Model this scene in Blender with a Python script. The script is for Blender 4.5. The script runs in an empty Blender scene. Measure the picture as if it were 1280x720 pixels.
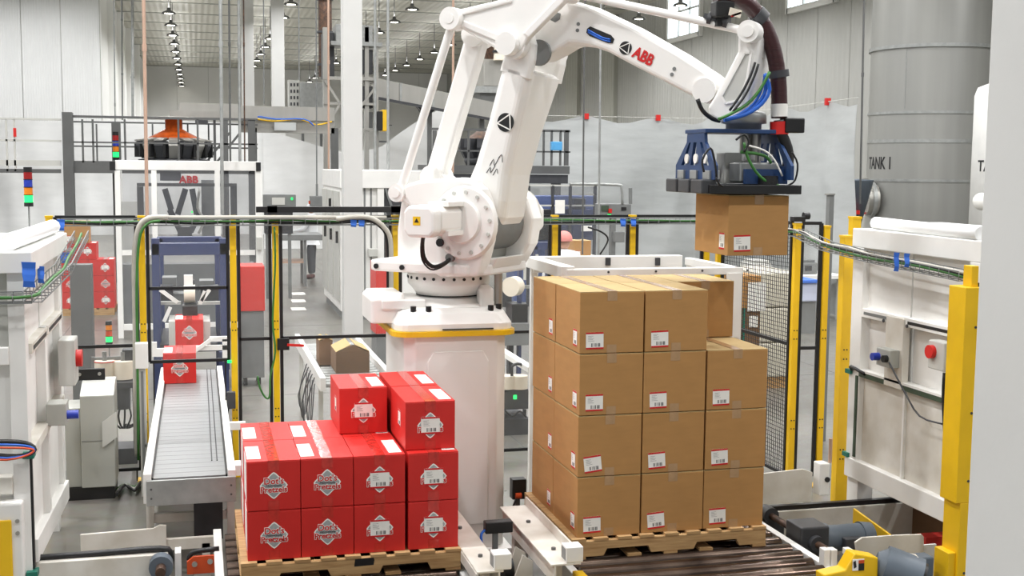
import bpy, bmesh, math, random
from mathutils import Vector, Matrix
random.seed(7)
SC = bpy.context.scene
COL = SC.collection

# ------------------------------------------------------------------ camera, world, lamps, exposure
FPX, PITCH, YAW, ROLL, CH = 1520.0, .1007, .2542, .0093, 2.65      # focal length in pixels of a 1280 wide frame
cam_d = bpy.data.cameras.new('camera'); cam = bpy.data.objects.new('camera', cam_d); COL.objects.link(cam)
cam_d.sensor_width = 36.0; cam_d.lens = FPX / 1280 * 36.0; cam_d.clip_start = .05; cam_d.clip_end = 400
cam.location = (0, 0, CH)
cam.rotation_mode = 'QUATERNION'
cam.rotation_quaternion = (Matrix.Rotation(-YAW, 3, 'Z') @ Matrix.Rotation(math.pi / 2 - PITCH, 3, 'X') @ Matrix.Rotation(ROLL, 3, 'Z')).to_quaternion()
SC.camera = cam
w = bpy.data.worlds.new('hall_air'); SC.world = w; w.use_nodes = True
w.node_tree.nodes['Background'].inputs[0].default_value = (.97, .985, 1.0, 1)
w.node_tree.nodes['Background'].inputs[1].default_value = .34
SC.view_settings.view_transform = 'Standard'; SC.view_settings.look = 'None'
SC.view_settings.gamma = 1.0; SC.view_settings.use_curve_mapping = False
SC.view_settings.exposure = 0.3
LAMP_W = 118.0                                                      # power of one high bay lamp
LAMP_Z = 8.62
LAMP_ROWS = (-.95, 3.58, 8.2, 12.45, 17.5)
def lamp_light(x, y, k=1.0, size=.3, z=LAMP_Z):
    ld = bpy.data.lights.new('high_bay_lamp', 'AREA'); ld.shape = 'DISK'; ld.size = size
    ld.energy = LAMP_W * k; ld.color = (.985, .985, 1.0); ld.spread = math.radians(165)
    o = bpy.data.objects.new('high_bay_lamp', ld); COL.objects.link(o); o.location = (x, y, z - .05)
    lu = bpy.data.lights.new('high_bay_uplight', 'AREA'); lu.shape = 'DISK'; lu.size = .4                # the share that leaves the lamp upwards
    lu.energy = LAMP_W * k * .13; lu.color = (.985, .985, 1.0)
    u = bpy.data.objects.new('high_bay_uplight', lu); COL.objects.link(u); u.location = (x, y, min(z + .22, 10.1)); u.rotation_euler = (math.pi, 0, 0)
    return o
for _y in (2.2, 6.6, 11.0, 15.4, 20.0, 24.5, 29.0, 33.5, 38.0, 42.8):                      # rows of high bays above the frame
    for _x in (-5.5,) + LAMP_ROWS:
        lamp_light(_x, _y, .95 if _y < 4 else 1.5 if _x < 0 and _y < 18 else 1.0, .4)
for _x, _y, _k, _z in ((-5.3, 50.0, 1.5, 9.9), (-9.8, 50.0, 1.5, 9.9), (-14.3, 50.0, 1.5, 9.9), (-10.0, 11.0, 1.5, LAMP_Z), (-10.0, 6.6, 1.5, LAMP_Z), (-10.0, 24.5, 1.5, LAMP_Z)):
    lamp_light(_x, _y, _k, .4, _z)

# ------------------------------------------------------------------ from a pixel of the photograph to a point on a real plane
def ray(px, py):
    u = px - 640; v = py - 360; c, s = math.cos(ROLL), math.sin(ROLL)
    x = u * c + v * s; y = -u * s + v * c
    cp, sp = math.cos(PITCH), math.sin(PITCH)
    fy = FPX * cp - y * sp; fz = -FPX * sp - y * cp
    cy, sy = math.cos(YAW), math.sin(YAW)
    return Vector((x * cy + fy * sy, -x * sy + fy * cy, fz))
def P(px, py, x=None, y=None, z=None):
    r = ray(px, py)
    t = y / r.y if y is not None else x / r.x if x is not None else (z - CH) / r.z
    return Vector((r.x * t, r.y * t, CH + r.z * t))

# ------------------------------------------------------------------ materials
def lin(c):
    return tuple((v / 255 / 12.92 if v / 255 <= .04045 else ((v / 255 + .055) / 1.055) ** 2.4) for v in c)
MATS = {}
def mat(name, rgb, rough=.5, metal=0.0, var=.08, scale=6.0, bump=0.0, bscale=60.0, emit=0.0, stretch=None, coat=0.0, var2=None):
    m = bpy.data.materials.new(name); m.use_nodes = True; nt = m.node_tree; b = nt.nodes['Principled BSDF']
    c = lin(rgb)
    b.inputs['Roughness'].default_value = rough; b.inputs['Metallic'].default_value = metal
    if coat: b.inputs['Coat Weight'].default_value = coat
    tc = nt.nodes.new('ShaderNodeTexCoord'); mp = nt.nodes.new('ShaderNodeMapping')
    nt.links.new(tc.outputs['Object'], mp.inputs[0])
    if stretch: mp.inputs['Scale'].default_value = stretch
    n = nt.nodes.new('ShaderNodeTexNoise'); n.inputs['Scale'].default_value = scale; n.inputs['Detail'].default_value = 5
    nt.links.new(mp.outputs[0], n.inputs['Vector'])
    r = nt.nodes.new('ShaderNodeValToRGB'); nt.links.new(n.outputs['Fac'], r.inputs[0])
    r.color_ramp.elements[0].position = .3; r.color_ramp.elements[1].position = .7
    lo = lin(var2) if var2 else tuple(v * (1 - var) for v in c)
    r.color_ramp.elements[0].color = (*lo, 1)
    r.color_ramp.elements[1].color = (*(tuple(c) if var2 else tuple(min(1, v * (1 + var)) for v in c)), 1)
    nt.links.new(r.outputs[0], b.inputs['Base Color'])
    if emit:
        b.inputs['Emission Color'].default_value = (*c, 1); b.inputs['Emission Strength'].default_value = emit
    if bump:
        n2 = nt.nodes.new('ShaderNodeTexNoise'); n2.inputs['Scale'].default_value = bscale; n2.inputs['Detail'].default_value = 4
        nt.links.new(mp.outputs[0], n2.inputs['Vector'])
        bp = nt.nodes.new('ShaderNodeBump'); bp.inputs['Strength'].default_value = bump; bp.inputs['Distance'].default_value = .01
        nt.links.new(n2.outputs['Fac'], bp.inputs['Height']); nt.links.new(bp.outputs[0], b.inputs['Normal'])
    MATS[name] = m
    return m
def mat_ribbed(name, rgb, axis, pitch, depth=.35, rough=.55, var=.04):
    """sheet metal with fine vertical ribs every `pitch` metres along `axis` (object space)"""
    m = mat(name, rgb, rough, 0, var, .6); nt = m.node_tree; b = nt.nodes['Principled BSDF']
    tc = nt.nodes.new('ShaderNodeTexCoord'); sx = nt.nodes.new('ShaderNodeSeparateXYZ'); nt.links.new(tc.outputs['Object'], sx.inputs[0])
    mu = nt.nodes.new('ShaderNodeMath'); mu.operation = 'MULTIPLY'; mu.inputs[1].default_value = 2 * math.pi / pitch
    nt.links.new(sx.outputs[axis], mu.inputs[0])
    si = nt.nodes.new('ShaderNodeMath'); si.operation = 'SINE'; nt.links.new(mu.outputs[0], si.inputs[0])
    bp = nt.nodes.new('ShaderNodeBump'); bp.inputs['Strength'].default_value = depth; bp.inputs['Distance'].default_value = .03
    nt.links.new(si.outputs[0], bp.inputs['Height']); nt.links.new(bp.outputs[0], b.inputs['Normal'])
    return m
def mat_clear(name, rgb, alpha=.12, rough=.05):
    m = bpy.data.materials.new(name); m.use_nodes = True; nt = m.node_tree
    for n in list(nt.nodes): nt.nodes.remove(n)
    o = nt.nodes.new('ShaderNodeOutputMaterial'); mx = nt.nodes.new('ShaderNodeMixShader'); t = nt.nodes.new('ShaderNodeBsdfTransparent')
    p = nt.nodes.new('ShaderNodeBsdfPrincipled'); p.inputs['Base Color'].default_value = (*lin(rgb), 1); p.inputs['Roughness'].default_value = rough
    ns = nt.nodes.new('ShaderNodeTexNoise'); ns.inputs['Scale'].default_value = 3
    mr = nt.nodes.new('ShaderNodeMapRange'); mr.inputs['To Min'].default_value = alpha * .7; mr.inputs['To Max'].default_value = alpha * 1.3
    nt.links.new(ns.outputs['Fac'], mr.inputs['Value']); nt.links.new(mr.outputs[0], mx.inputs[0])
    nt.links.new(t.outputs[0], mx.inputs[1]); nt.links.new(p.outputs[0], mx.inputs[2]); nt.links.new(mx.outputs[0], o.inputs[0])
    MATS[name] = m
    return m
M = MATS
mat('robot_white', (240, 238, 234), .38, 0, .02, 3, coat=.2)
mat('machine_white', (236, 235, 231), .45, 0, .04, 4)
mat('worn_white', (228, 225, 217), .5, 0, .06, 5, var2=(205, 199, 186))
mat('column_white', (206, 206, 203), .55, 0, .03, 2, bump=.05, bscale=30)
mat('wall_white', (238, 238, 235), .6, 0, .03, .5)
mat('yellow', (236, 190, 24), .4, 0, .06, 5)
mat('black', (24, 24, 25), .45, 0, .2, 8)
mat('dark_grey', (62, 63, 66), .5, 0, .15, 8)
mat('mid_grey', (120, 122, 121), .5, 0, .1, 6)
mat('steel_dark', (92, 93, 92), .5, 0, .1, 3)
mat('cabinet_grey', (170, 171, 164), .5, 0, .04, 3)
mat('light_grey', (196, 196, 190), .5, 0, .05, 4)
mat('steel', (176, 174, 168), .38, .75, .08, 4, stretch=(1, 1, .1))
mat('galv', (168, 170, 168), .42, .6, .14, 9)
mat('conveyor_steel', (150, 152, 152), .4, .5, .08, 10, stretch=(.2, 4, 1))
mat('tank_steel', (166, 166, 162), .45, .6, .06, 1.2, stretch=(3, 3, .15), bump=.04, bscale=8)
mat('rust', (112, 84, 66), .5, .5, .3, 14, var2=(62, 52, 48))
mat('roller_steel', (128, 110, 98), .22, .85, .3, 5, var2=(58, 46, 40), stretch=(.8, 1, 1))
mat('blue_frame', (58, 68, 104), .4, 0, .1, 4)
mat('blue_gripper', (36, 64, 108), .4, 0, .12, 6)
mat('blue_tape', (52, 112, 214), .6, 0, .06, 6)
mat('blue_cable', (28, 96, 196), .4, 0, .1, 6)
mat('blue_machine', (84, 98, 140), .5, 0, .15, 3)
mat('green_cable', (56, 114, 48), .45, 0, .15, 10)
mat('grey_cable', (178, 174, 164), .5, 0, .1, 10)
mat('copper', (196, 164, 144), .5, .2, .08, 4)
mat('maroon', (58, 24, 26), .32, 0, .2, 8, bump=.3, bscale=10, stretch=(1, 1, 12))
mat('red', (206, 32, 26), .45, 0, .06, 8)
mat('red_panel', (206, 52, 44), .5, 0, .06, 3)
mat('red_paper', (198, 26, 30), .6, 0, .03, 8)
mat('orange', (200, 74, 26), .45, 0, .12, 7)
mat('orange_glaze', (214, 96, 34), .25, .3, .25, 7)
mat('kraft', (177, 132, 78), .82, 0, .05, 7, bump=.06, bscale=140, stretch=(1, 1, 4))
mat('kraft_flap', (184, 158, 108), .82, 0, .05, 7, bump=.06, bscale=140)
mat('kraft_dark', (120, 92, 66), .85, 0, .08, 6)
mat('red_card', (204, 36, 30), .5, 0, .04, 6, bump=.04, bscale=120)
mat('tape', (176, 142, 104), .22, 0, .08, 20, coat=.2)
mat('tape_red', (196, 52, 44), .16, 0, .2, 25, coat=.4)
mat('paper', (240, 238, 232), .65, 0, .03, 12)
mat('ink', (52, 54, 58), .7, 0, .1, 10)
mat('ink_soft', (150, 150, 150), .7, 0, .1, 10)
mat('logo_grey', (158, 162, 162), .6, 0, .08, 18)
mat('logo_red', (200, 24, 24), .5, 0, .04, 10)
mat('wood', (200, 164, 114), .75, 0, .12, 9, stretch=(.5, 6, 6), bump=.15, bscale=30, var2=(160, 122, 78))
mat('sheet', (184, 187, 186), .3, 0, .09, 1.1, bump=.9, bscale=1.3, stretch=(1, 1, 4))
mat('sheet_bright', (236, 237, 236), .4, 0, .04, 1.5, bump=.5, bscale=2.2, stretch=(1, 1, 3))  # paler than sheet: brightness painted in for the weakly lit left and middle curtains
mat('green_led', (30, 235, 100), .4, 0, .02, 4, emit=1.6)
mat('amber_lens', (222, 130, 24), .35, 0, .05, 4)
mat('red_lens', (150, 24, 26), .35, 0, .05, 4)
mat('blue_lens', (36, 58, 168), .35, 0, .05, 4)
mat('lamp_glow', (255, 250, 236), .4, 0, .01, 4, emit=9)
mat('window_glow', (226, 240, 250), .4, 0, .01, 4, emit=2.4)
mat('roll_cream', (232, 222, 204), .6, 0, .05, 6)
mat('hairnet_pink', (236, 150, 142), .8, 0, .15, 60)
mat('coat_white', (232, 234, 236), .8, 0, .04, 5)
mat('trousers', (74, 76, 82), .85, 0, .1, 8)
mat('skin', (206, 158, 132), .6, 0, .06, 10)
mat('shoe', (96, 52, 50), .6, 0, .1, 8)
mat('teal', (24, 110, 92), .5, 0, .08, 6)
mat('rubber_green', (62, 78, 60), .6, 0, .1, 8)
mat('sky_blue', (88, 168, 222), .4, 0, .08, 8)
mat_clear('clear_panel', (200, 202, 200), .05, .06)
mat_clear('clear_tint', (120, 122, 128), .2, .1)
mat_clear('plastic_wrap', (230, 232, 232), .75, .3)
def mat_floor():
    m = bpy.data.materials.new('polished_concrete'); m.use_nodes = True; nt = m.node_tree; b = nt.nodes['Principled BSDF']
    tc = nt.nodes.new('ShaderNodeTexCoord')
    def noise(s, d): 
        n = nt.nodes.new('ShaderNodeTexNoise'); n.inputs['Scale'].default_value = s; n.inputs['Detail'].default_value = d
        nt.links.new(tc.outputs['Object'], n.inputs['Vector']); return n
    n1 = noise(.55, 8); n2 = noise(9, 6)
    r = nt.nodes.new('ShaderNodeValToRGB'); r.color_ramp.elements[0].position = .32; r.color_ramp.elements[1].position = .7
    r.color_ramp.elements[0].color = (*lin((104, 102, 96)), 1); r.color_ramp.elements[1].color = (*lin((134, 131, 123)), 1)
    nt.links.new(n1.outputs['Fac'], r.inputs[0])
    mx = nt.nodes.new('ShaderNodeMixRGB'); mx.blend_type = 'MULTIPLY'; mx.inputs[0].default_value = .25
    nt.links.new(r.outputs[0], mx.inputs[1]); nt.links.new(n2.outputs['Color'], mx.inputs[2]); nt.links.new(mx.outputs[0], b.inputs['Base Color'])
    mr = nt.nodes.new('ShaderNodeMapRange'); mr.inputs['To Min'].default_value = .22; mr.inputs['To Max'].default_value = .42
    nt.links.new(n2.outputs['Fac'], mr.inputs['Value']); nt.links.new(mr.outputs[0], b.inputs['Roughness'])
    MATS['floor'] = m
mat_floor()
mat_ribbed('wall_ribbed', (236, 237, 236), 'X', .1, .22)
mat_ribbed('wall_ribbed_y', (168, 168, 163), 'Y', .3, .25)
mat_ribbed('wall_ribbed_dark', (172, 172, 162), 'Y', .3, .5)
mat_ribbed('ceiling_deck', (198, 196, 184), 'X', .3, .6)

# ------------------------------------------------------------------ mesh helpers
class MB:
    """collects shapes into one mesh; mi picks the material slot"""
    def __init__(s): s.v = []; s.f = []; s.m = []; s.sm = []
    def add(s, vs, fs, mi=0, smooth=False):
        o = len(s.v); s.v += [tuple(v) for v in vs]
        for f in fs: s.f.append([i + o for i in f]); s.m.append(mi); s.sm.append(smooth)
        return s
    def box(s, a, b, mi=0, M=None):
        x0, x1 = sorted((a[0], b[0])); y0, y1 = sorted((a[1], b[1])); z0, z1 = sorted((a[2], b[2]))
        vs = [Vector(p) for p in ((x0, y0, z0), (x1, y0, z0), (x1, y1, z0), (x0, y1, z0), (x0, y0, z1), (x1, y0, z1), (x1, y1, z1), (x0, y1, z1))]
        if M is not None: vs = [M @ v for v in vs]
        return s.add(vs, [(0, 3, 2, 1), (4, 5, 6, 7), (0, 1, 5, 4), (1, 2, 6, 5), (2, 3, 7, 6), (3, 0, 4, 7)], mi)
    def cbox(s, c, d, mi=0, M=None):
        return s.box([c[i] - d[i] / 2 for i in range(3)], [c[i] + d[i] / 2 for i in range(3)], mi, M)
    def bar(s, a, b, wd, ht=None, mi=0, up=(0, 0, 1)):
        """rectangular bar from a to b"""
        a = Vector(a); b = Vector(b); ht = ht or wd; d = (b - a).normalized(); u = Vector(up)
        if abs(d.dot(u)) > .98: u = Vector((0, 1, 0))
        r = d.cross(u).normalized(); u = r.cross(d)
        vs = [p + r * i * wd / 2 + u * j * ht / 2 for p in (a, b) for i, j in ((-1, -1), (1, -1), (1, 1), (-1, 1))]
        return s.add(vs, [(3, 2, 1, 0), (4, 5, 6, 7), (0, 1, 5, 4), (1, 2, 6, 5), (2, 3, 7, 6), (3, 0, 4, 7)], mi)
    def cyl(s, a, b, r, r2=None, n=16, mi=0, caps=True):
        a = Vector(a); b = Vector(b); r2 = r if r2 is None else r2; d = (b - a).normalized()
        u = Vector((0, 0, 1)) if abs(d.z) < .9 else Vector((1, 0, 0)); x = d.cross(u).normalized(); y = d.cross(x)
        vs = [p + (x * math.cos(2 * math.pi * k / n) + y * math.sin(2 * math.pi * k / n)) * q for p, q in ((a, r), (b, r2)) for k in range(n)]
        s.add(vs, [(k, (k + 1) % n, n + (k + 1) % n, n + k) for k in range(n)], mi, True)
        if caps:
            s.add(vs[:n], [tuple(range(n - 1, -1, -1))], mi); s.add(vs[n:], [tuple(range(n))], mi)
        return s
    def tube(s, pts, r, n=8, mi=0, smooth=3):
        """round tube along a smoothed path"""
        pts = [Vector(p) for p in pts]
        if smooth and len(pts) > 2:
            q = []
            for i in range(len(pts) - 1):
                p0 = pts[max(i - 1, 0)]; p1 = pts[i]; p2 = pts[i + 1]; p3 = pts[min(i + 2, len(pts) - 1)]
                for k in range(smooth):
                    t = k / smooth
                    q.append(.5 * ((2 * p1) + (p2 - p0) * t + (2 * p0 - 5 * p1 + 4 * p2 - p3) * t * t + (3 * p1 - p0 - 3 * p2 + p3) * t ** 3))
            q.append(pts[-1]); pts = q
        vs = []; x = None
        for i, p in enumerate(pts):
            d = (pts[min(i + 1, len(pts) - 1)] - pts[max(i - 1, 0)]).normalized()
            if x is None:
                u = Vector((0, 0, 1)) if abs(d.z) < .9 else Vector((1, 0, 0)); x = d.cross(u).normalized()
            else: x = (x - d * x.dot(d)).normalized()
            y = d.cross(x)
            rr = r[i] if isinstance(r, (list, tuple)) else r
            vs += [p + (x * math.cos(2 * math.pi * k / n) + y * math.sin(2 * math.pi * k / n)) * rr for k in range(n)]
        m = len(pts)
        fs = [(i * n + k, i * n + (k + 1) % n, (i + 1) * n + (k + 1) % n, (i + 1) * n + k) for i in range(m - 1) for k in range(n)]
        s.add(vs, fs, mi, True); s.f.append([len(s.v) - m * n + k for k in range(n - 1, -1, -1)]); s.m.append(mi); s.sm.append(False)
        s.f.append([len(s.v) - n + k for k in range(n)]); s.m.append(mi); s.sm.append(False)
        return s
    def prism(s, poly, a, b, axis='y', mi=0, M=None):
        """polygon (2D) swept between a and b along an axis; axis y: (x,z), z: (x,y), x: (y,z)"""
        f = {'y': lambda p, t: (p[0], t, p[1]), 'z': lambda p, t: (p[0], p[1], t), 'x': lambda p, t: (t, p[0], p[1])}[axis]
        n = len(poly); vs = [Vector(f(p, t)) for t in (a, b) for p in poly]
        if M is not None: vs = [M @ v for v in vs]
        return s.add(vs, [tuple(range(n)), tuple(range(2 * n - 1, n - 1, -1))] + [(k, n + k, n + (k + 1) % n, (k + 1) % n) for k in range(n)], mi)
    def lathe(s, prof, c=(0, 0, 0), n=24, mi=0, M=None):
        """profile of (radius, z) turned about z"""
        vs = [Vector((c[0] + r * math.cos(2 * math.pi * k / n), c[1] + r * math.sin(2 * math.pi * k / n), c[2] + z)) for r, z in prof for k in range(n)]
        if M is not None: vs = [M @ v for v in vs]
        m = len(prof)
        return s.add(vs, [(i * n + k, i * n + (k + 1) % n, (i + 1) * n + (k + 1) % n, (i + 1) * n + k) for i in range(m - 1) for k in range(n)], mi, True)
    def mesh(s, name, off=None):
        me = bpy.data.meshes.new(name)
        vs = s.v if off is None else [(v[0] - off[0], v[1] - off[1], v[2] - off[2]) for v in s.v]
        me.from_pydata(vs, [], s.f); me.polygons.foreach_set('material_index', s.m); me.polygons.foreach_set('use_smooth', s.sm)
        bm = bmesh.new(); bm.from_mesh(me); bmesh.ops.recalc_face_normals(bm, faces=bm.faces); bm.to_mesh(me); bm.free()
        return me
ORIG = {}
def tag(o, label=None, cat=None, group=None, kind=None):
    if label: o['label'] = label
    if cat: o['category'] = cat
    if group: o['group'] = group
    if kind: o['kind'] = kind
    return o
def thing(name, loc, label, cat, group=None, rz=0.0, kind=None):
    o = bpy.data.objects.new(name, None); COL.objects.link(o); o.empty_display_size = .1
    o.location = loc; o.rotation_euler = (0, 0, rz); ORIG[o.name] = Vector(loc)
    return tag(o, label, cat, group, kind)
def obj(name, mb, mats, parent=None, label=None, cat=None, group=None, kind=None, bevel=0.0, local=False, smooth_angle=None, seg=2):
    off = None
    if parent is not None and not local: off = ORIG.get(parent.name, Vector())
    me = mb.mesh(name, off)
    for m in (mats if isinstance(mats, (list, tuple)) else [mats]): me.materials.append(M[m])
    o = bpy.data.objects.new(name, me); COL.objects.link(o)
    if parent is not None: o.parent = parent; ORIG[o.name] = ORIG.get(parent.name, Vector())
    else: ORIG[o.name] = Vector()
    if bevel:
        b = o.modifiers.new('bevel', 'BEVEL'); b.width = bevel; b.segments = seg; b.limit_method = 'ANGLE'; b.angle_limit = .6; b.harden_normals = False
        if smooth_angle is None:
            pass
    return tag(o, label, cat, group, kind)
def copy_tree(o, parent=None):
    c = o.copy(); COL.objects.link(c); ORIG[c.name] = ORIG.get(o.name, Vector())
    if parent is not None: c.parent = parent
    for ch in [k for k in KIDS.get(o.name, [])]: copy_tree(ch, c)
    return c
KIDS = {}
def freeze(o):
    """remember the children of a prototype, so that copies can be made in a loop"""
    def walk(p):
        KIDS[p.name] = list(p.children)
        for c in p.children: walk(c)
    walk(o)
    return o
def text_mesh(txt, size, offset=0.0, extrude=.0004, shear=0.0, xs=1.0):
    cu = bpy.data.curves.new('lettering', 'FONT'); cu.body = txt; cu.size = size; cu.offset = offset; cu.extrude = extrude
    cu.align_x = 'CENTER'; cu.align_y = 'CENTER'; cu.shear = shear; cu.resolution_u = 3
    t = bpy.data.objects.new('lettering', cu); COL.objects.link(t)
    dg = bpy.context.evaluated_depsgraph_get(); dg.update()
    me = bpy.data.meshes.new_from_object(t.evaluated_get(dg))
    bpy.data.objects.remove(t); bpy.data.curves.remove(cu)
    if xs != 1.0:
        for v in me.vertices: v.co.x *= xs
    return me
def letter(name, me, m, parent, matrix, label=None):
    if not me.materials: me.materials.append(M[m])
    o = bpy.data.objects.new(name, me); COL.objects.link(o); o.parent = parent; o.matrix_local = matrix
    if label: o['label'] = label
    return o
def fbox(mb, px0, py0, px1, py1, Y, th, mi=0):
    """box whose front face covers a rectangle of the photograph on the plane y = Y, th metres deep"""
    cx, cyy = (px0 + px1) / 2, (py0 + py1) / 2
    mb.box((P(px0, cyy, y=Y).x, Y, P(cx, py1, y=Y).z), (P(px1, cyy, y=Y).x, Y + th, P(cx, py0, y=Y).z), mi)
    return mb
def floor_to(mb, px0, px1, py0, Y, th, mi=0, z0=0.0):
    cx = (px0 + px1) / 2; a = P(px0, py0, y=Y).x; b = P(px1, py0, y=Y).x
    mb.box((a, Y, z0), (b, Y + th, P(cx, py0, y=Y).z), mi)
    return mb
def on(px, py, **k): return P(px, py, **k)
# ------------------------------------------------------------------ the hall
WX, WL, FY, CZ, NLY = 20.5, -3.75, 101.0, 10.15, 54.0
def struct(name, mb, m, label, cat, bevel=0.0):
    return obj(name, mb, m, None, label, cat, None, 'structure', bevel)
fl = struct('floor', MB().box((-16, -4, -.2), (22, 104, 0)), 'floor', 'polished grey concrete floor of the packing hall', 'floor')
for yy in (14.0, 20.0, 26.0, 32.0):
    obj('joint', MB().box((-12, yy, 0), (20, yy + .012, .0015)), 'steel_dark', fl)
for xx in (-2.0, 2.95, 8.0):
    obj('joint', MB().box((xx, 10.6, 0), (xx + .012, 60, .0015)), 'steel_dark', fl)
def panels(wall, axis, fixed, a, b, step, z1, m, out):
    """wall cladding: separate panels standing proud of the wall with open joints between them"""
    n = max(1, round((b - a) / step)); s = (b - a) / n; mb = MB()
    if axis == 'x': mb.box((0, 0, 0), (s - .03, .04, z1))
    else: mb.box((0, 0, 0), (.04, s - .03, z1))
    me = mb.mesh('panel'); me.materials.append(M[m])
    for k in range(n):
        o = bpy.data.objects.new('panel', me); COL.objects.link(o); o.parent = wall
        o.location = (a + k * s, fixed + (out if out < 0 else 0), 0) if axis == 'x' else (fixed + (out if out < 0 else 0), a + k * s, 0)
wl = struct('wall_left', MB().box((-16, NLY, 0), (WL - .05, NLY + .2, CZ)), 'light_grey', 'ribbed white metal cladding of the near wall at the left', 'wall')
panels(wl, 'x', NLY, -16, WL, 1.6, CZ, 'wall_ribbed', -.05)
wls = struct('wall_left_side', MB().box((WL - .2, NLY, 0), (WL, FY, CZ)), 'light_grey', 'white wall at the left running away to the far end', 'wall')
panels(wls, 'y', WL, NLY, FY, 3.0, CZ, 'wall_white', .0)
wf = struct('wall_far', MB().box((WL, FY, 0), (WX, FY + .2, CZ)), 'light_grey', 'pale far end wall of the long hall', 'wall')
panels(wf, 'x', FY, WL, WX, 2.4, CZ, 'wall_white', -.05)
wr = struct('wall_right', MB().box((WX, 14, 0), (WX + .2, FY, CZ)), 'light_grey', 'pale wall along the right side under the high windows', 'wall')
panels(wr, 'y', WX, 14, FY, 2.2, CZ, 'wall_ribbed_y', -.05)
ce = struct('ceiling', MB().box((-16, -4, CZ), (22, 104, CZ + .2)), 'ceiling_deck', 'ribbed white metal roof deck with thin cross purlins', 'ceiling')
pur = MB().box((-16, -.035, -.05), (22, .035, 0)).mesh('purlin'); pur.materials.append(M['cabinet_grey'])
for k in range(14):
    o = bpy.data.objects.new('purlin', pur); COL.objects.link(o); o.parent = ce; o.location = (0, 42.9 + k * 4.4, CZ)
# pilasters and downpipes on the receding walls
for yy in (58, 65, 73, 83):
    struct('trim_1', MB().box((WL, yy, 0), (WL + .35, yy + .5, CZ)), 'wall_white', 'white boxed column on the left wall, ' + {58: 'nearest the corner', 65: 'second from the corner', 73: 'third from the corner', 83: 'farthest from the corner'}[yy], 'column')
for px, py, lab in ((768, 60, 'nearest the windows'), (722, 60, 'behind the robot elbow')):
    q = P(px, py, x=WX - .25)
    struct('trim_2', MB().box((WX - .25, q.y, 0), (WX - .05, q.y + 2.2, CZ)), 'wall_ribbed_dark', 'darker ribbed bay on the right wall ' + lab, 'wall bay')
# windows high in the right wall
for k, (pa, pb, top) in enumerate((((836, 52), (876, 42), 9.1), ((986, 14), (1046, -1), 9.1))):
    a = P(*pa, x=WX - .1); b = P(*pb, x=WX - .1); y0, y1 = b.y, a.y; z0 = (a.z + b.z) / 2; z1 = z0 + 2.05
    wn = struct('window_%d' % (k + 1), MB().box((WX - .07, y0, z0), (WX - .055, y1, z1)), 'window_glow',
                ('daylit high window above the upper arm' if k == 0 else 'daylit high window at the top edge by the tank'), 'window')
    fr = MB()
    for yy in (y0, y1): fr.box((WX - .2, yy - .09, z0 - .1), (WX - .05, yy + .09, z1 + .1))
    for zz in (z0, z1): fr.box((WX - .2, y0, zz - .1), (WX - .05, y1, zz + .1))
    obj('window_frame', fr, 'wall_white', wn)
    for t in (.33, .67): obj('mullion', MB().box((WX - .15, y0 + (y1 - y0) * t - .04, z0), (WX - .07, y0 + (y1 - y0) * t + .04, z1)), 'light_grey', wn)
    obj('mullion', MB().box((WX - .15, y0, (z0 + z1) / 2 + .1), (WX - .07, y1, (z0 + z1) / 2 + .18)), 'light_grey', wn)

# ------------------------------------------------------------------ high bay lamps in view
lamp = thing('high_bay_light', (0, 0, LAMP_Z), 'x', 'ceiling light')
obj('reflector', MB().lathe([(.04, .2), (.07, .19), (.08, .1), (.24, .03), (.29, -.04), (.27, -.04), (.22, .0), (.05, .05)], n=20), 'steel_dark', lamp, local=True)
obj('lens', MB().cyl((0, 0, -.02), (0, 0, -.035), .16, n=20), 'lamp_glow', lamp, local=True)
obj('rod', MB().cyl((0, 0, .19), (0, 0, CZ - LAMP_Z - .05), .018, n=6), 'steel_dark', lamp, local=True)
freeze(lamp)
ordn = ['first', 'second', 'third', 'fourth', 'fifth', 'sixth', 'seventh', 'eighth', 'ninth', 'tenth', 'eleventh', 'twelfth', 'thirteenth']
rown = ['leftmost row', 'row left of the near white column', 'row right of the near white column', 'row behind the robot rods', 'row beside the right wall']
first = True
for r, xx in enumerate(LAMP_ROWS):
    y0 = (51.7, 47.3, 47.3, 47.3, 42.9)[r]
    for k in range(12 if r == 0 else 11 if r < 4 else 3):
        o = lamp if first else copy_tree(lamp); first = False
        o.location = (xx, y0 + k * 4.4, LAMP_Z); o['group'] = 'high bay lights hanging from the roof'
        o['label'] = 'high bay light, %s from the front, %s' % (ordn[k], rown[r])
        if y0 + k * 4.4 < 98: lamp_light(xx, y0 + k * 4.4, 1.0, .3)
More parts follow.
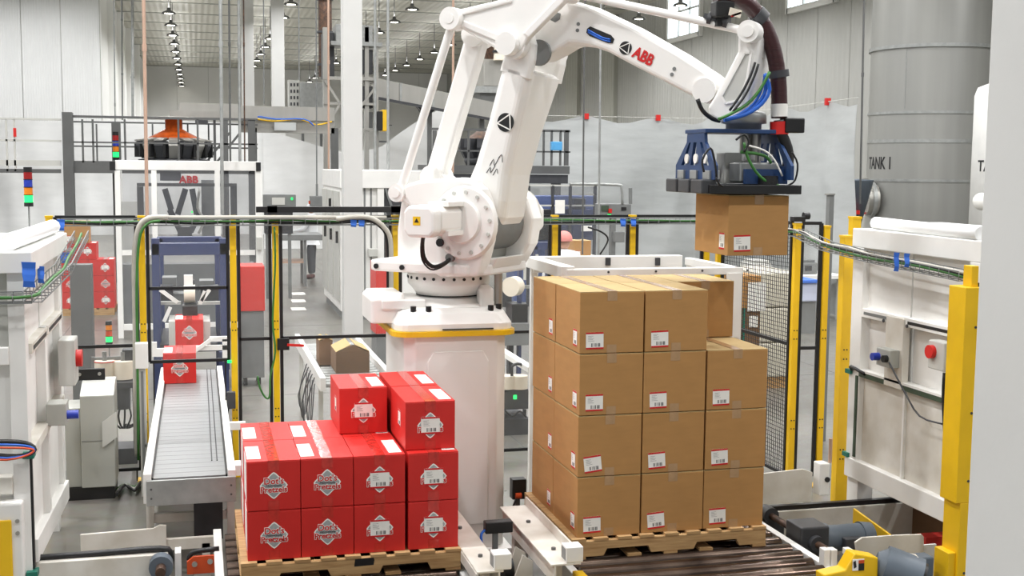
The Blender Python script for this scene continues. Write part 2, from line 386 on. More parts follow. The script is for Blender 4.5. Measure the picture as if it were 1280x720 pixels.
# ------------------------------------------------------------------ cartons
PT = .448                                            # top of both pallets above the floor
BX, BY, BW, BD, BH = 2.154, 6.717, .405, .508, .3686
def label_mesh(wd, ht):
    """shipping label lying in the xz plane, centred, facing -y: paper, red bands, print lines and a barcode"""
    mb = MB(); t = .0008
    mb.box((-wd / 2, 0, -ht / 2), (wd / 2, t, ht / 2), 0)
    for s in (-1, 1): mb.box((-wd / 2, -.0004, s * ht / 2 - (.1 * ht if s > 0 else 0)), (wd / 2, 0, s * ht / 2 + (0 if s > 0 else .1 * ht)), 1)
    for k, (l, z) in enumerate(((.5, .27), (.35, .2), (.55, .13), (.45, .06), (.6, -.02))):
        mb.box((-wd * .38, -.0004, z * ht), (-wd * .38 + wd * .6 * l, 0, z * ht + .02 * ht), 3)
    x = -wd * .2
    for k, b in enumerate((2, 1, 1, 3, 1, 2, 1, 1, 2, 3, 1, 1, 2, 1, 2)):
        if k % 2 == 0: mb.box((x, -.0004, -ht * .36), (x + b * wd * .021, 0, -ht * .15), 2)
        x += b * wd * .021
    me = mb.mesh('shipping_label')
    for m in ('paper', 'red_paper', 'ink', 'ink_soft'): me.materials.append(M[m])
    return me
LAB_F = label_mesh(.108, .1)
LAB_S = label_mesh(.075, .1)
def put(name, me, parent, loc, rot=(0, 0, 0)):
    o = bpy.data.objects.new(name, me); COL.objects.link(o); o.parent = parent; o.location = loc; o.rotation_euler = rot
    return o
def strip(pts, wd, th=.0008):
    """tape: flat strip in the yz plane bent along pts (y,z), wd wide about x = 0"""
    mb = MB()
    for (y0, z0), (y1, z1) in zip(pts, pts[1:]):
        mb.bar((0, y0, z0), (0, y1, z1), wd, th, up=(0, 0, 1) if abs(y1 - y0) > abs(z1 - z0) else (0, 1, 0))
    return mb
def make_brown():
    t = thing('brown_carton', (0, 0, 0), 'x', 'carton')
    w_, d_, h_ = BW - .009, BD - .008, BH - .004
    obj('body', MB().box((-w_ / 2, 0, 0), (w_ / 2, d_, h_ - .005)), 'kraft', t, bevel=.003, local=True)
    for s in (-1, 1):
        obj('flap', MB().prism([(0, h_ - .0045), (s * w_ / 2, h_ - .0045), (s * w_ / 2, h_ - .0008), (s * .004, h_)], .001, d_ - .001), 'kraft_flap', t, local=True)
    e = .0012
    obj('tape', strip([(-e, h_ - .055), (-e, h_ + e), (d_ + e, h_ + e), (d_ + e, h_ - .055)], .06), 'tape', t, local=True)
    obj('tape', strip([(-e, .05), (-e, .002)], .06), 'tape', t, local=True)
    put('shipping_label', LAB_F, t, (-.105, -.0018, .075))
    put('shipping_label', LAB_S, t, (-w_ / 2 - .0018, .085, .085), (0, 0, -math.pi / 2))
    return freeze(t)
brown0 = make_brown(); used = [False]
colw = ['left', 'middle', 'right']; layw = ['bottom', 'second', 'third', 'top']
for k in range(4):
    for j in range(2):
        for i in range(3):
            if i == 2 and j == 0 and k == 3: continue
            o = copy_tree(brown0) if used[0] else brown0; used[0] = True
            o.location = (BX + (i + .5) * BW + random.uniform(-.003, .003), BY + j * BD + random.uniform(0, .006), PT + k * BH)
            o.rotation_euler = (0, 0, random.uniform(-.006, .006))
            o['group'] = 'brown cartons stacked on the right pallet'
            o['label'] = 'brown cardboard carton, %s column, %s layer, %s row of the tall stack' % (colw[i], layw[k], 'front' if j == 0 else 'back')
            lf = [c for c in o.children if c.name.startswith('shipping_label')][0]
            lf.rotation_euler = (0, -random.uniform(.02, .13), 0) if k < 2 else (0, -random.choice((0, 0, .09)) + random.uniform(-.03, .02), 0)
held = copy_tree(brown0); held.location = (3.292, 6.752, 2.118); held.rotation_euler = (0, 0, 0)
tag(held, 'brown cardboard carton held in the air under the robot gripper', 'carton', 'brown cartons stacked on the right pallet')
del held['group']

# red cartons
RX, RY, RW, RD, RH = .2426, 6.714, .2954, .515, .2827
def diamond(r, cx=0, cz=0, k=.16):
    """diamond with rounded corners"""
    pts = []
    for a in range(4):
        th = math.pi / 2 * a
        cxx, czz = cx + math.cos(th) * r, cz + math.sin(th) * r
        for s in (-1, 0, 1):
            d = Vector((math.cos(th), math.sin(th))); q = Vector((-math.sin(th), math.cos(th)))
            p = Vector((cxx, czz)) - d * k * r * (1 if s else .42) + q * s * k * r * .9
            pts.append((p.x, p.y))
    return pts
T_DOT, T_DOTO = text_mesh("Dot's", .05, .001), text_mesh("Dot's", .05, .0036, .0002)
T_PRE, T_PREO = text_mesh("Pretzels", .046, .001), text_mesh("Pretzels", .046, .0036, .0002)
T_HOM = text_mesh("Homestyle", .02, .0, .0003, .25)
XZ = Matrix.Rotation(math.pi / 2, 4, 'X')
def make_red(kind):
    t = thing('red_carton', (0, 0, 0), 'x', 'carton')
    w_, d_, h_ = RW - .004, RD - .006, RH - .003
    obj('body', MB().box((-w_ / 2, 0, 0), (w_ / 2, d_, h_ - .005)), 'red_card', t, bevel=.003, local=True)
    for s in (-1, 1):
        obj('flap', MB().prism([(0, h_ - .0045), (s * w_ / 2, h_ - .0045), (s * w_ / 2, h_ - .0008), (s * .003, h_)], .001, d_ - .001), 'red_card', t, local=True)
    e = .0012
    obj('tape', strip([(-e, h_ - .06), (-e, h_ + e), (d_ + e, h_ + e), (d_ + e, h_ - .06)], .062), 'tape_red', t, local=True)
    obj('tape', strip([(-e, .055), (-e, .002)], .062), 'tape_red', t, local=True)
    lg = obj('logo', MB().prism(diamond(.082, .0, .14), -.001, -.0016), 'paper', t, local=True)
    obj('logo_field', MB().prism(diamond(.073, .0, .14), -.0016, -.002), 'logo_grey', lg, local=True)
    for nm, me, m, z, y in (('lettering_outline', T_DOTO, 'paper', .164, -.0024), ('lettering', T_DOT, 'logo_red', .164, -.003),
                            ('lettering_outline', T_PREO, 'paper', .116, -.0024), ('lettering', T_PRE, 'logo_red', .116, -.003), ('lettering', T_HOM, 'ink', .14, -.0034)):
        letter(nm, me, m, lg, Matrix.Translation((0, y, z)) @ XZ)
    if kind == 'logo':
        obj('top_sticker', MB().box((-w_ / 2 + .004, .06, h_), (-w_ / 2 + .08, d_ * .72, h_ + .0012)), 'paper', t, local=True)
        obj('side_sticker', MB().box((-w_ / 2 - .0015, .06, .04), (-w_ / 2, d_ * .62, h_ - .01)), 'paper', t, local=True)
    else:
        obj('top_sticker', MB().box((w_ / 2 - .086, .05, h_), (w_ / 2 - .012, d_ * .72, h_ + .0012)), 'paper', t, local=True)
        put('shipping_label', LAB_F, t, (.0, -.0045, .14))
        put('shipping_label', LAB_S, t, (-w_ / 2 - .0018, .2, .15), (0, 0, -math.pi / 2))
    return freeze(t)
redA, redB = make_red('logo'), make_red('label'); usedr = {'logo': False, 'label': False}
def place_red(kind, x, y, z, label, rz=0.0, group='red cartons stacked on the left pallet'):
    src = redA if kind == 'logo' else redB
    o = copy_tree(src) if usedr[kind] else src; usedr[kind] = True
    o.location = (x, y, z); o.rotation_euler = (0, 0, rz); o['label'] = label
    if group: o['group'] = group
    elif 'group' in o: del o['group']
    return o
colr = ['first', 'second', 'third', 'fourth']
for k in range(2):
    for j in range(2):
        for i in range(4):
            place_red('logo' if i < 2 else 'label', RX + (i + .5) * RW + (.014 if i == 3 else 0), RY + j * RD + random.uniform(0, .004), PT + k * RH,
                      'red pretzel carton, %s column from the left, %s layer, %s row' % (colr[i], ('bottom', 'second')[k], ('front', 'back')[j]), random.uniform(-.004, .004))
z3 = PT + 2 * RH
place_red('label', .9655, 7.29, z3, 'red pretzel carton, left one of the three on the top layer', .0)
place_red('label', 1.285, 6.79, z3, 'red pretzel carton, front right one on the top layer', .006)
place_red('label', 1.283, 7.315, z3, 'red pretzel carton on the top layer behind the front right one', -.006)

# ------------------------------------------------------------------ pallets
def make_pallet(x0, x1, y0, y1, label, patch=None):
    t = thing('wooden_pallet', ((x0 + x1) / 2, (y0 + y1) / 2, .323), label, 'pallet', 'wooden pallets on the rollers')
    zb, zt = .323, PT
    for k, yy in enumerate((y0, (y0 + y1) / 2 - .02, y1 - .04)):
        L = x1 - x0; n1, n2 = x0 + .16 * L, x0 + .4 * L; m1, m2 = x0 + .62 * L, x0 + .86 * L; za, zc = zb + .014, zt - .016
        nt = za + .042
        poly = [(x0, za), (n1, za), (n1 + .02, nt), (n2 - .02, nt), (n2, za), (m1, za), (m1 + .02, nt), (m2 - .02, nt), (m2, za), (x1, za), (x1, zc), (x0, zc)]
        obj('stringer', MB().prism(poly, yy, yy + .04), 'wood', t, bevel=.003)
    n = 9; wd = .088
    for k in range(n):
        xx = x0 + (x1 - x0 - wd) * k / (n - 1) + random.uniform(-.008, .008) * (0 < k < n - 1)
        obj('deck_board', MB().box((xx, y0 - .004, zt - .016), (xx + wd, y1 + .004, zt)), 'wood', t)
    for k in range(5):
        xx = x0 + (x1 - x0 - wd) * k / 4
        if k in (1, 3): xx += .06 * (1 if k == 1 else -1)
        obj('bottom_board', MB().box((xx, y0 - .002, zb), (xx + wd, y1, zb + .014)), 'wood', t)
    if patch:
        obj('black_patch', MB().prism([(patch, zt - .062), (patch + .11, zt - .06), (patch + .115, zt - .03), (patch + .11, zt - .017), (patch + .005, zt - .02)], y0 - .001, y0), 'black', t)
    return t
make_pallet(2.118, 3.372, 6.688, 7.762, 'wooden pallet under the tall stack of brown cartons')
make_pallet(.205, 1.445, 6.68, 7.77, 'wooden pallet with a black mark under the red cartons', .83)

# ------------------------------------------------------------------ roller conveyors under the pallets
def roller_conveyor(x0, x1, y0, y1, label, m):
    t = thing('pallet_roller_conveyor', ((x0 + x1) / 2, (y0 + y1) / 2, 0), label, 'conveyor', 'pallet roller conveyors')
    r = .047; n = int((y1 - y0) / .1385)
    for k in range(n):
        yy = y0 + .07 + k * .1385
        o = obj('roller', MB().cyl((x0 + .02, yy, .323 - r), (x1 - .02, yy, .323 - r), r, n=14), m, t)
    for s, xx in ((0, x0 - .05), (1, x1)):
        obj('side_rail', MB().box((xx, y0, .14), (xx + .05, y1, .315 if s == 0 else .31)), 'machine_white', t, bevel=.004)
    for xx in (x0 - .04, x1):
        for yy in (y0 + .1, y1 - .16):
            obj('leg', MB().box((xx, yy, 0), (xx + .05, yy + .06, .14)), 'machine_white', t)
    return t
roller_conveyor(2.11, 3.56, 5.1, 7.82, 'rusty steel roller conveyor under the brown carton stack', 'roller_steel')
roller_conveyor(.12, 1.44, 5.1, 7.82, 'rusty steel roller conveyor under the red carton stack', 'roller_steel')

# white guide beams between the two conveyors
def guide(x0, x1, y0, y1, zt, label, lip):
    t = thing('guide_beam', ((x0 + x1) / 2, y0, 0), label, 'guide beam', 'white guide beams between the pallets')
    obj('plate', MB().box((x0, y0, zt - .012), (x1, y1, zt)), 'worn_white', t, bevel=.003)
    xl = x1 if lip > 0 else x0
    obj('lip', MB().box((xl - .006, y0 + .05, zt), (xl + .006, y1, zt + .055)) if lip > 0 else MB().box((x0 - .006, y0, zt - .07), (x0 + .006, y1, zt - .012)), 'worn_white', t)
    obj('web', MB().box((x0 + .02, y0, zt - .12), (x0 + .03, y1, zt - .012)) if lip > 0 else MB().box((x1 - .03, y0, zt - .1), (x1 - .02, y1, zt - .012)), 'worn_white', t)
    for yy in (y0 + .25, y0 + .8): obj('bolt', MB().cyl(((x0 + x1) / 2, yy, zt), ((x0 + x1) / 2, yy, zt + .014), .014, n=6), 'steel_dark', t)
    for yy in (y0 + .15, y1 - .2): obj('leg', MB().box((x0 + .05, yy, 0), (x0 + .11, yy + .08, zt - .012)), 'worn_white', t)
    cx = (x0 + x1) / 2 + (.05 if lip > 0 else .07)
    sb = MB().box((cx - .05, y0, zt), (cx + .05, y0 + .1, zt + .09))
    te = obj('tube_end', sb, 'machine_white', t, bevel=.006)
    obj('tube_bore', MB().box((cx - .052, y0 + .012, zt + .012), (cx - .05, y0 + .088, zt + .078)), 'mid_grey', te)
    obj('yellow_foot', MB().box((x1 - .02, y0 - .3, .18), (x1 + .04, y0 + .1, zt - .08)), 'yellow', t, bevel=.004)
    return t
guide(1.87, 2.045, 6.28, 7.46, .45, 'white steel guide beam against the left side of the brown stack', 1)
guide(1.45, 1.6, 6.28, 7.46, .44, 'white steel guide beam against the right side of the red stack', -1)
# sensor, bracket and pedal bits between the beams
t = thing('sensor_bracket', (1.75, 6.7, 0), 'black sensor box on a grey arm with blue air line between the guide beams', 'sensor')
obj('sensor_body', MB().cbox((1.74, 6.98, .47), (.17, .07, .07), 0), 'black', t, bevel=.006)
obj('arm', MB().bar((1.72, 6.97, .05), (1.72, 6.97, .44), .03, .03), 'mid_grey', t)
obj('air_line', MB().tube([(1.67, 6.97, .46), (1.63, 6.95, .44), (1.63, 6.93, .38), (1.66, 6.93, .31)], .008), 'blue_cable', t)
obj('foot', MB().cyl((1.66, 6.95, 0), (1.66, 6.95, .3), .03, n=10), 'mid_grey', t)
t = thing('stop_bracket', (1.78, 6.7, 0), 'white triangular stop bracket with a black wheel between the guide beams', 'bracket')
for yy in (6.62, 6.78): obj('triangle_plate', MB().prism([(1.69, .1), (1.86, .1), (1.86, .36), (1.8, .4)], yy, yy + .012), 'worn_white', t)
obj('web_plate', MB().prism([(6.62, .1), (6.79, .1), (6.79, .36), (6.62, .12)], 1.845, 1.857, 'x'), 'worn_white', t)
obj('wheel', MB().cyl((1.72, 6.8, .26), (1.78, 6.8, .26), .075, n=16), 'black', t)
obj('base_bar', MB().box((1.62, 6.5, 0), (1.88, 6.95, .1)), 'steel_dark', t)
t = thing('cross_channel', (1.74, 6.35, 0), 'dark steel channel lying across between the guide beams', 'channel')
obj('channel', MB().box((1.62, 6.3, .14), (1.86, 6.42, .2)), 'steel_dark', t)
for xx in (1.64, 1.8): obj('leg', MB().box((xx, 6.33, 0), (xx + .04, 6.39, .14)), 'steel_dark', t)
t = thing('junction_box', (2.02, 7.95, 0), 'black junction box with orange connector behind the brown pallet corner', 'junction box')
obj('box', MB().cbox((2.13, 7.98, .42), (.1, .08, .14)), 'black', t, bevel=.004)
obj('connector', MB().cyl((2.1, 7.93, .38), (2.14, 7.93, .38), .02, n=10), 'orange', t)
obj('cable', MB().tube([(2.11, 7.94, .36), (2.08, 7.93, .28), (2.12, 7.93, .22), (2.09, 7.93, .1), (2.1, 7.94, .005)], .008), 'black', t)
obj('stand', MB().box((2.11, 7.96, 0), (2.14, 8.0, .36)), 'steel_dark', t)
# ------------------------------------------------------------------ robot pedestal
AX, AY, TH = 1.72, 8.40, math.radians(-41.4)
BZ = 1.535                                            # underside of the robot foot
t = thing('robot_pedestal', (1.68, 8.4, 0), 'tall white steel pedestal carrying the palletising robot', 'pedestal')
obj('shaft', MB().prism([(1.33, 7.99), (1.4, 7.93), (1.96, 7.93), (2.03, 7.99), (2.03, 8.78), (1.96, 8.84), (1.4, 8.84), (1.33, 8.78)], .03, BZ - .03, 'z'), 'robot_white', t, bevel=.006)
obj('foot_plate', MB().box((1.28, 7.88, 0), (2.07, 8.9, .03)), 'machine_white', t, bevel=.004)
obj('gusset_panel', MB().prism([(1.52, 1.4), (1.86, 1.4), (1.9, 1.33), (1.9, .2), (1.48, .2), (1.48, 1.33)], 7.922, 7.932), 'robot_white', t, bevel=.004)
def rrect(x0, y0, x1, y1, r, n=5):
    pts = []
    for cx, cy, a0 in ((x1 - r, y1 - r, 0), (x0 + r, y1 - r, 90), (x0 + r, y0 + r, 180), (x1 - r, y0 + r, 270)):
        for k in range(n + 1):
            a = math.radians(a0 + 90 * k / n); pts.append((cx + r * math.cos(a), cy + r * math.sin(a)))
    return pts
# ------------------------------------------------------------------ the robot
MR = Matrix.Translation((AX, AY, 0)) @ Matrix.Rotation(TH, 4, 'Z')
_u = Vector((math.cos(TH), math.sin(TH), 0)); _n = Vector((-math.sin(TH), math.cos(TH), 0))
def RL(px, py, off):
    """arm-plane coordinates (along the arm, height) of a pixel, off metres beside the arm's centre plane"""
    r = ray(px, py); a = Vector((AX, AY, 0))
    t_ = (off + a.dot(_n)) / (r.x * _n.x + r.y * _n.y)
    q = Vector((r.x * t_, r.y * t_, 0)) - a
    return q.dot(_u), CH + r.z * t_
def RW3(px, py, off):
    a = RL(px, py, off); return MR @ Vector((a[0], off, a[1]))
def loc3(x, y, z): return MR @ Vector((x, y, z))
rb = thing('palletising_robot', (AX, AY, BZ), 'large white jointed palletising robot arm with a blue gripper holding a carton', 'robot')
RWH = 'robot_white'
plate = obj('foot_flange', MB().prism(rrect(1.25, 7.9, 2.1, 8.87, .12), BZ - .03, BZ + .004, 'z'), 'yellow', rb, label='yellow edged mounting flange')
def loft(mb, secs, mi=0, smooth=False, cap=True):
    n = len(secs[0]); o = []
    for s in secs: o += s
    fs = [(i * n + k, i * n + (k + 1) % n, (i + 1) * n + (k + 1) % n, (i + 1) * n + k) for i in range(len(secs) - 1) for k in range(n)]
    if cap: fs += [tuple(range(n - 1, -1, -1)), tuple(range((len(secs) - 1) * n, len(secs) * n))]
    return mb.add(o, fs, mi, smooth)
def rr3(x0, y0, x1, y1, r, z): return [(p[0], p[1], z) for p in rrect(x0, y0, x1, y1, r)]
obj('foot', loft(MB(), [rr3(1.27, 7.92, 2.08, 8.85, .11, BZ + .004), rr3(1.27, 7.92, 2.08, 8.85, .11, BZ + .05), rr3(1.31, 7.96, 2.04, 8.81, .12, BZ + .12),
                        rr3(1.36, 8.03, 2.04, 8.76, .2, BZ + .145)]), RWH, rb, bevel=.006)
obj('collar', MB().lathe([(.33, 0), (.32, .02), (.27, .03), (.245, .055), (.225, .06), (.22, .07), (.0, .07)], (AX, AY, BZ + .135), 32), RWH, rb)
obj('seal_ring', MB().cyl((AX, AY, BZ + .203), (AX, AY, BZ + .211), .232, n=32), 'black', rb)
obj('turntable', MB().lathe([(.0, 0), (.23, 0), (.25, .03), (.285, .07), (.29, .08), (.29, .165), (.0, .165)], (AX, AY, BZ + .211), 32), RWH, rb)
for k in range(12):
    a = TH - math.pi / 2 + math.radians(-75 + k * 14)
    c = Vector((AX + .291 * math.cos(a), AY + .291 * math.sin(a), BZ + .332)); d = Vector((math.cos(a), math.sin(a), 0))
    obj('ring_bolt', MB().cyl(c - d * .004, c + d * .004, .011, n=8), 'black', rb)
for x, y in ((1.4, 8.02), (1.5, 8.0), (1.93, 8.0), (2.0, 8.06), (1.335, 8.2)):
    obj('foot_bolt', MB().cyl((x, y, BZ + .1), (x, y, BZ + .165), .02, n=10), 'black', rb)
obj('rear_connector_box', loft(MB(), [rr3(1.13, 8.12, 1.36, 8.62, .03, BZ + .04), rr3(1.13, 8.12, 1.36, 8.62, .03, BZ + .2), rr3(1.16, 8.15, 1.36, 8.6, .03, BZ + .235)]), RWH, rb, bevel=.008)
obj('rear_shelf', MB().box((1.2, 8.1, BZ + .135), (1.5, 8.6, BZ + .2)), RWH, rb, bevel=.01)
for k, zz in enumerate((.07,)):
    obj('flange_slot', MB().box((1.58, 7.914, BZ + .012), (1.93, 7.922, BZ + .02)), 'black', rb)
obj('side_cylinder', MB().cyl((2.02, 8.15, BZ + .12), (2.02, 8.15, BZ + .42), .03, n=12), 'steel', rb)
obj('side_cover', loft(MB(), [rr3(1.88, 8.1, 1.98, 8.24, .03, BZ + .13), rr3(1.88, 8.1, 1.98, 8.24, .03, BZ + .26), rr3(1.9, 8.12, 1.95, 8.22, .02, BZ + .29)]), RWH, rb, bevel=.006)
# rotating frame
zs = BZ + .375
obj('frame_slab', MB().prism([(-.46, -.3), (-.4, -.36), (.34, -.36), (.46, -.22), (.46, .3), (.34, .38), (-.3, .38), (-.46, .24)], zs, zs + .075, 'z', M=MR), RWH, rb, bevel=.015)
for lx in (-.37, -.16):
    p = loc3(lx, -.362, zs + .035); obj('frame_bolt', MB().cyl(p, p - _n * .012, .018, n=10), 'black', rb)
near = [RL(px, py, -.34) for px, py in ((504, 231), (520, 226), (548, 223), (575, 222), (590, 226), (601, 237), (608, 255), (611, 278), (609, 302), (603, 325), (597, 346), (546, 346), (534, 330), (526, 305), (519, 280), (511, 258), (504, 246))]
obj('near_housing', MB().prism(near, -.34, -.2, M=MR), RWH, rb, bevel=.025, seg=3)
far = [(-.02, 1.95), (.44, 1.95), (.53, 2.1), (.56, 2.28), (.51, 2.42), (.4, 2.5), (.2, 2.53), (.05, 2.48), (-.05, 2.3)]
obj('far_housing', MB().prism(far, .2, .36, M=MR), RWH, rb, bevel=.025, seg=3)
web = [(-.3, 1.95), (.2, 1.95), (.24, 2.06), (.18, 2.2), (.1, 2.46), (-.1, 2.5), (-.26, 2.45), (-.3, 2.2)]
obj('shoulder_hub', MB().cyl(loc3(.3, -.195, 2.25), loc3(.3, .195, 2.25), .19, n=32), 'mid_grey', rb)
obj('frame_recess', MB().prism([(.1, 1.96), (.34, 1.96), (.36, 2.12), (.3, 2.25), (.1, 2.25)], -.205, .205, M=MR), 'cabinet_grey', rb)
obj('frame_web', MB().prism(web, -.21, .21, M=MR), RWH, rb, bevel=.02)
obj('front_web', MB().prism([(.3, 1.95), (.46, 1.95), (.5, 2.03), (.34, 2.01)], -.21, .21, M=MR), RWH, rb, bevel=.01)
sx, sz = .33, 2.275
def ydisc(mb, cx, cz, r, a, b, n=32, r2=None):
    return mb.cyl(loc3(cx, a, cz), loc3(cx, b, cz), r, r2, n=n)
obj('axis_disc', ydisc(MB(), sx - .01, sz - .01, .25, -.345, -.375, r2=.235), RWH, rb, bevel=.006)
obj('axis_disc', ydisc(MB(), sx - .02, sz, .15, -.375, -.40, r2=.14), RWH, rb, bevel=.006)
for k in range(14):
    a = math.radians(-20 + k * 360 / 14)
    p = loc3(sx - .01 + .205 * math.cos(a), -.374, sz - .01 + .205 * math.sin(a)); obj('disc_bolt', MB().cyl(p, p - _n * .012, .013, n=8), 'light_grey', rb)
obj('axis_disc', ydisc(MB(), sx + .02, sz + .02, .2, .36, .4, r2=.18), RWH, rb, bevel=.006)
obj('axis_motor', MB().prism([(sx - .09, sz - .12), (sx + .08, sz - .12), (sx + .13, sz - .07), (sx + .13, sz + .06), (sx + .08, sz + .11), (sx - .09, sz + .11), (sx - .14, sz + .05), (sx - .14, sz - .07)], .4, .6, M=MR), RWH, rb, bevel=.02)
mx, mz = RL(527, 276, -.72); mx = max(mx, .2)
mp = [(mx + a, mz + b) for a, b in ((-.07, -.1), (.08, -.1), (.12, -.06), (.12, .06), (.08, .1), (-.07, .1), (-.11, .06), (-.11, -.06))]
mo = obj('axis_motor', MB().prism(mp, -.4, -.66, M=MR), RWH, rb, bevel=.012)
mp2 = [(mx + a * .93, mz - .005 + b * .93) for a, b in ((-.09, -.11), (.09, -.11), (.125, -.07), (.125, .07), (.09, .11), (-.09, .11), (-.125, .07), (-.125, -.07))]
obj('motor_end_cover', MB().prism(mp2, -.66, -.76, M=MR), RWH, mo, bevel=.02)
obj('warning_sticker', MB().prism([(mx - .04, mz - .028), (mx + .015, mz - .028), (mx + .015, mz + .028), (mx - .04, mz + .028)], -.76, -.762, M=MR), 'yellow', mo, label='yellow warning sticker')
obj('warning_mark', MB().prism([(mx - .03, mz - .01), (mx + .005, mz - .01), (mx - .012, mz + .018)], -.762, -.763, M=MR), 'black', mo)
for dz in (.09, -.1): obj('motor_rib', MB().prism([(mx - .02, mz + dz), (mx + .13, mz + dz), (mx + .13, mz + dz + .03), (mx - .02, mz + dz + .03)], -.4, -.6, M=MR), RWH, mo)
p = RW3(553, 303, -.35); obj('connector', MB().cyl(p + _n * .02, p - _n * .04, .028, n=12), 'black', rb)
cab = [RW3(530, 292, -.6), RW3(528, 305, -.55), RW3(530, 322, -.5), RW3(540, 333, -.46), RW3(552, 331, -.42), RW3(564, 323, -.36)]
obj('motor_cable', MB().tube(cab, .014, 8), 'black', rb)
obj('motor_cable', MB().tube([q + Vector((-.01, 0, -.02)) for q in cab], .006, 6), 'black', rb)
p = RW3(564, 322, -.345); obj('cable_gland', MB().cyl(p + _n * .02, p - _n * .03, .03, n=12), 'mid_grey', rb)
p = RW3(599, 260, -.345); obj('slot', MB().prism([(RL(*q, -.343)) for q in ((594, 256), (602, 255), (604, 262), (603, 266), (596, 265), (594, 261))], -.343, -.346, M=MR), 'mid_grey', rb)
# lower arm (loft of chamfered sections) with a fork at the elbow
ex, ez = .655, 3.425
def sec(cx, cz, hd, w0, w1, ch, ang):
    """chamfered section across the arm at (cx, cz); ang tilts it to stay square with the arm"""
    c, s = math.cos(ang), math.sin(ang); out = []
    for a, b in ((-hd + ch, w0), (hd - ch, w0), (hd, w0 + ch), (hd, w1 - ch), (hd - ch, w1), (-hd + ch, w1), (-hd, w1 - ch), (-hd, w0 + ch)):
        out.append(tuple(loc3(cx + a * c, b, cz - a * s)))
    return out
dirx, dirz = ex - sx, ez - sz; ang = math.atan2(dirx, dirz)
def along(t_): return sx + dirx * t_, sz + dirz * t_
S = []
for t_, hd, w0, w1, ch in ((-.03, .1, -.17, .18, .03), (.0, .155, -.185, .19, .04), (.06, .18, -.19, .19, .05), (.15, .17, -.2, .19, .05), (.3, .14, -.2, .2, .05), (.55, .125, -.2, .24, .05), (.8, .12, -.21, .3, .05), (.88, .115, -.21, .33, .05)):
    S.append(sec(*along(t_), hd, w0, w1, ch, ang))
obj('lower_arm', loft(MB(), S), RWH, rb, bevel=.02, seg=2)
for w0, w1 in ((-.21, -.13), (.2, .335)):
    fk = MB(); loft(fk, [sec(*along(.84), .115, w0, w1, .02, ang), sec(*along(.95), .11, w0, w1, .02, ang), sec(*along(1.03), .09, w0, w1, .02, ang), sec(*along(1.09), .04, w0, w1, .01, ang)])
    obj('elbow_fork', fk, RWH, rb, bevel=.012)
obj('axis_cap', ydisc(MB(), ex - .02, ez, .085, -.28, -.13, 24), RWH, rb, bevel=.008)
obj('axis_cap', ydisc(MB(), ex - .02, ez, .1, .335, .37, 24), RWH, rb, bevel=.008)
obj('elbow_reducer', ydisc(MB(), ex + .1, ez - .04, .085, -.155, -.125, 22), 'mid_grey', rb)
obj('arm_pocket', MB().prism([(sx - .12, sz + .05), (sx + .06, sz - .02), (sx + .12, sz - .14), (sx - .05, sz - .2)], .191, .197, M=MR), 'mid_grey', rb)
# triangle emblem on the lower arm
def emblem(parent, c, ux, uz, nn, r):
    """black disc crossed by a white triangle outline"""
    mb = MB(); n = 28
    ring = [c + ux * (r * math.cos(2 * math.pi * k / n)) + uz * (r * math.sin(2 * math.pi * k / n)) for k in range(n)]
    mb.add(ring + [q + nn * .002 for q in ring], [tuple(range(n)), tuple(range(2 * n - 1, n - 1, -1))] + [(k, n + k, n + (k + 1) % n, (k + 1) % n) for k in range(n)])
    e = obj('emblem', mb, 'black', parent)
    pts = [c + ux * (r * 1.0 * math.cos(a)) + uz * (r * 1.0 * math.sin(a)) for a in (math.radians(75), math.radians(200), math.radians(322))]
    for a, b in ((0, 1), (1, 2), (2, 0)):
        obj('emblem_line', MB().bar(pts[a] + nn * .003, pts[b] + nn * .003, r * .13, .002, up=nn), 'paper', e)
    return e
UZ = Vector((math.sin(ang) * _u.x, math.sin(ang) * _u.y, math.cos(ang))); UX = Vector((math.cos(ang) * _u.x, math.cos(ang) * _u.y, -math.sin(ang)))
ec = RW3(632, 153, -.203); emblem(rb, ec, UX, UZ, -_n, .062)
for k, pl in enumerate((((612, 207), (617, 199), (618, 207), (624, 196)), ((608, 216), (613, 209), (613, 216), (619, 207)), ((616, 219), (621, 211), (622, 217)), ((622, 200), (627, 193), (628, 203)))):
    obj('pen_mark', MB().tube([RW3(x, y, -.203) for x, y in pl], .0022, 5), 'ink', rb)
# rear linkage
def rodlink(name, a, b, off, r, k, m=RWH):
    p0, p1 = loc3(a[0], off, a[1]), loc3(b[0], off, b[1])
    o = obj(name, MB().cyl(p0, p1, r, n=14), m, rb)
    for c in (a, b):
        obj('knuckle', ydisc(MB(), c[0], c[1], k, off - .055, off + .055, 20), m, o, bevel=.01)
        obj('pin', ydisc(MB(), c[0], c[1], k * .55, off - .065, off + .065, 16), m, o, bevel=.004)
    return o
KA, KB = RL(567, 24, -.3), RL(500, 241, -.3)
rodlink('parallel_rod', KA, KB, -.3, .029, .062)
TA, TB = RL(598, 44, -.05), RL(546, 222, -.05)
lk = obj('parallel_arm', MB().bar(loc3(TA[0], -.05, TA[1]), loc3(TB[0], -.05, TB[1]), .15, .1, up=_n), RWH, rb, bevel=.02)
for c in (TA, TB): obj('knuckle', ydisc(MB(), c[0], c[1], .085, -.14, .04, 20), RWH, lk, bevel=.01)
obj('frame_lug', MB().bar(loc3(KB[0], -.27, KB[1]), loc3(KB[0] + .16, -.27, KB[1] - .05), .12, .1), RWH, rb, bevel=.012)
obj('crank', MB().bar(loc3(TB[0], -.05, TB[1]), loc3(sx, -.05, sz), .16, .14), RWH, rb, bevel=.02)
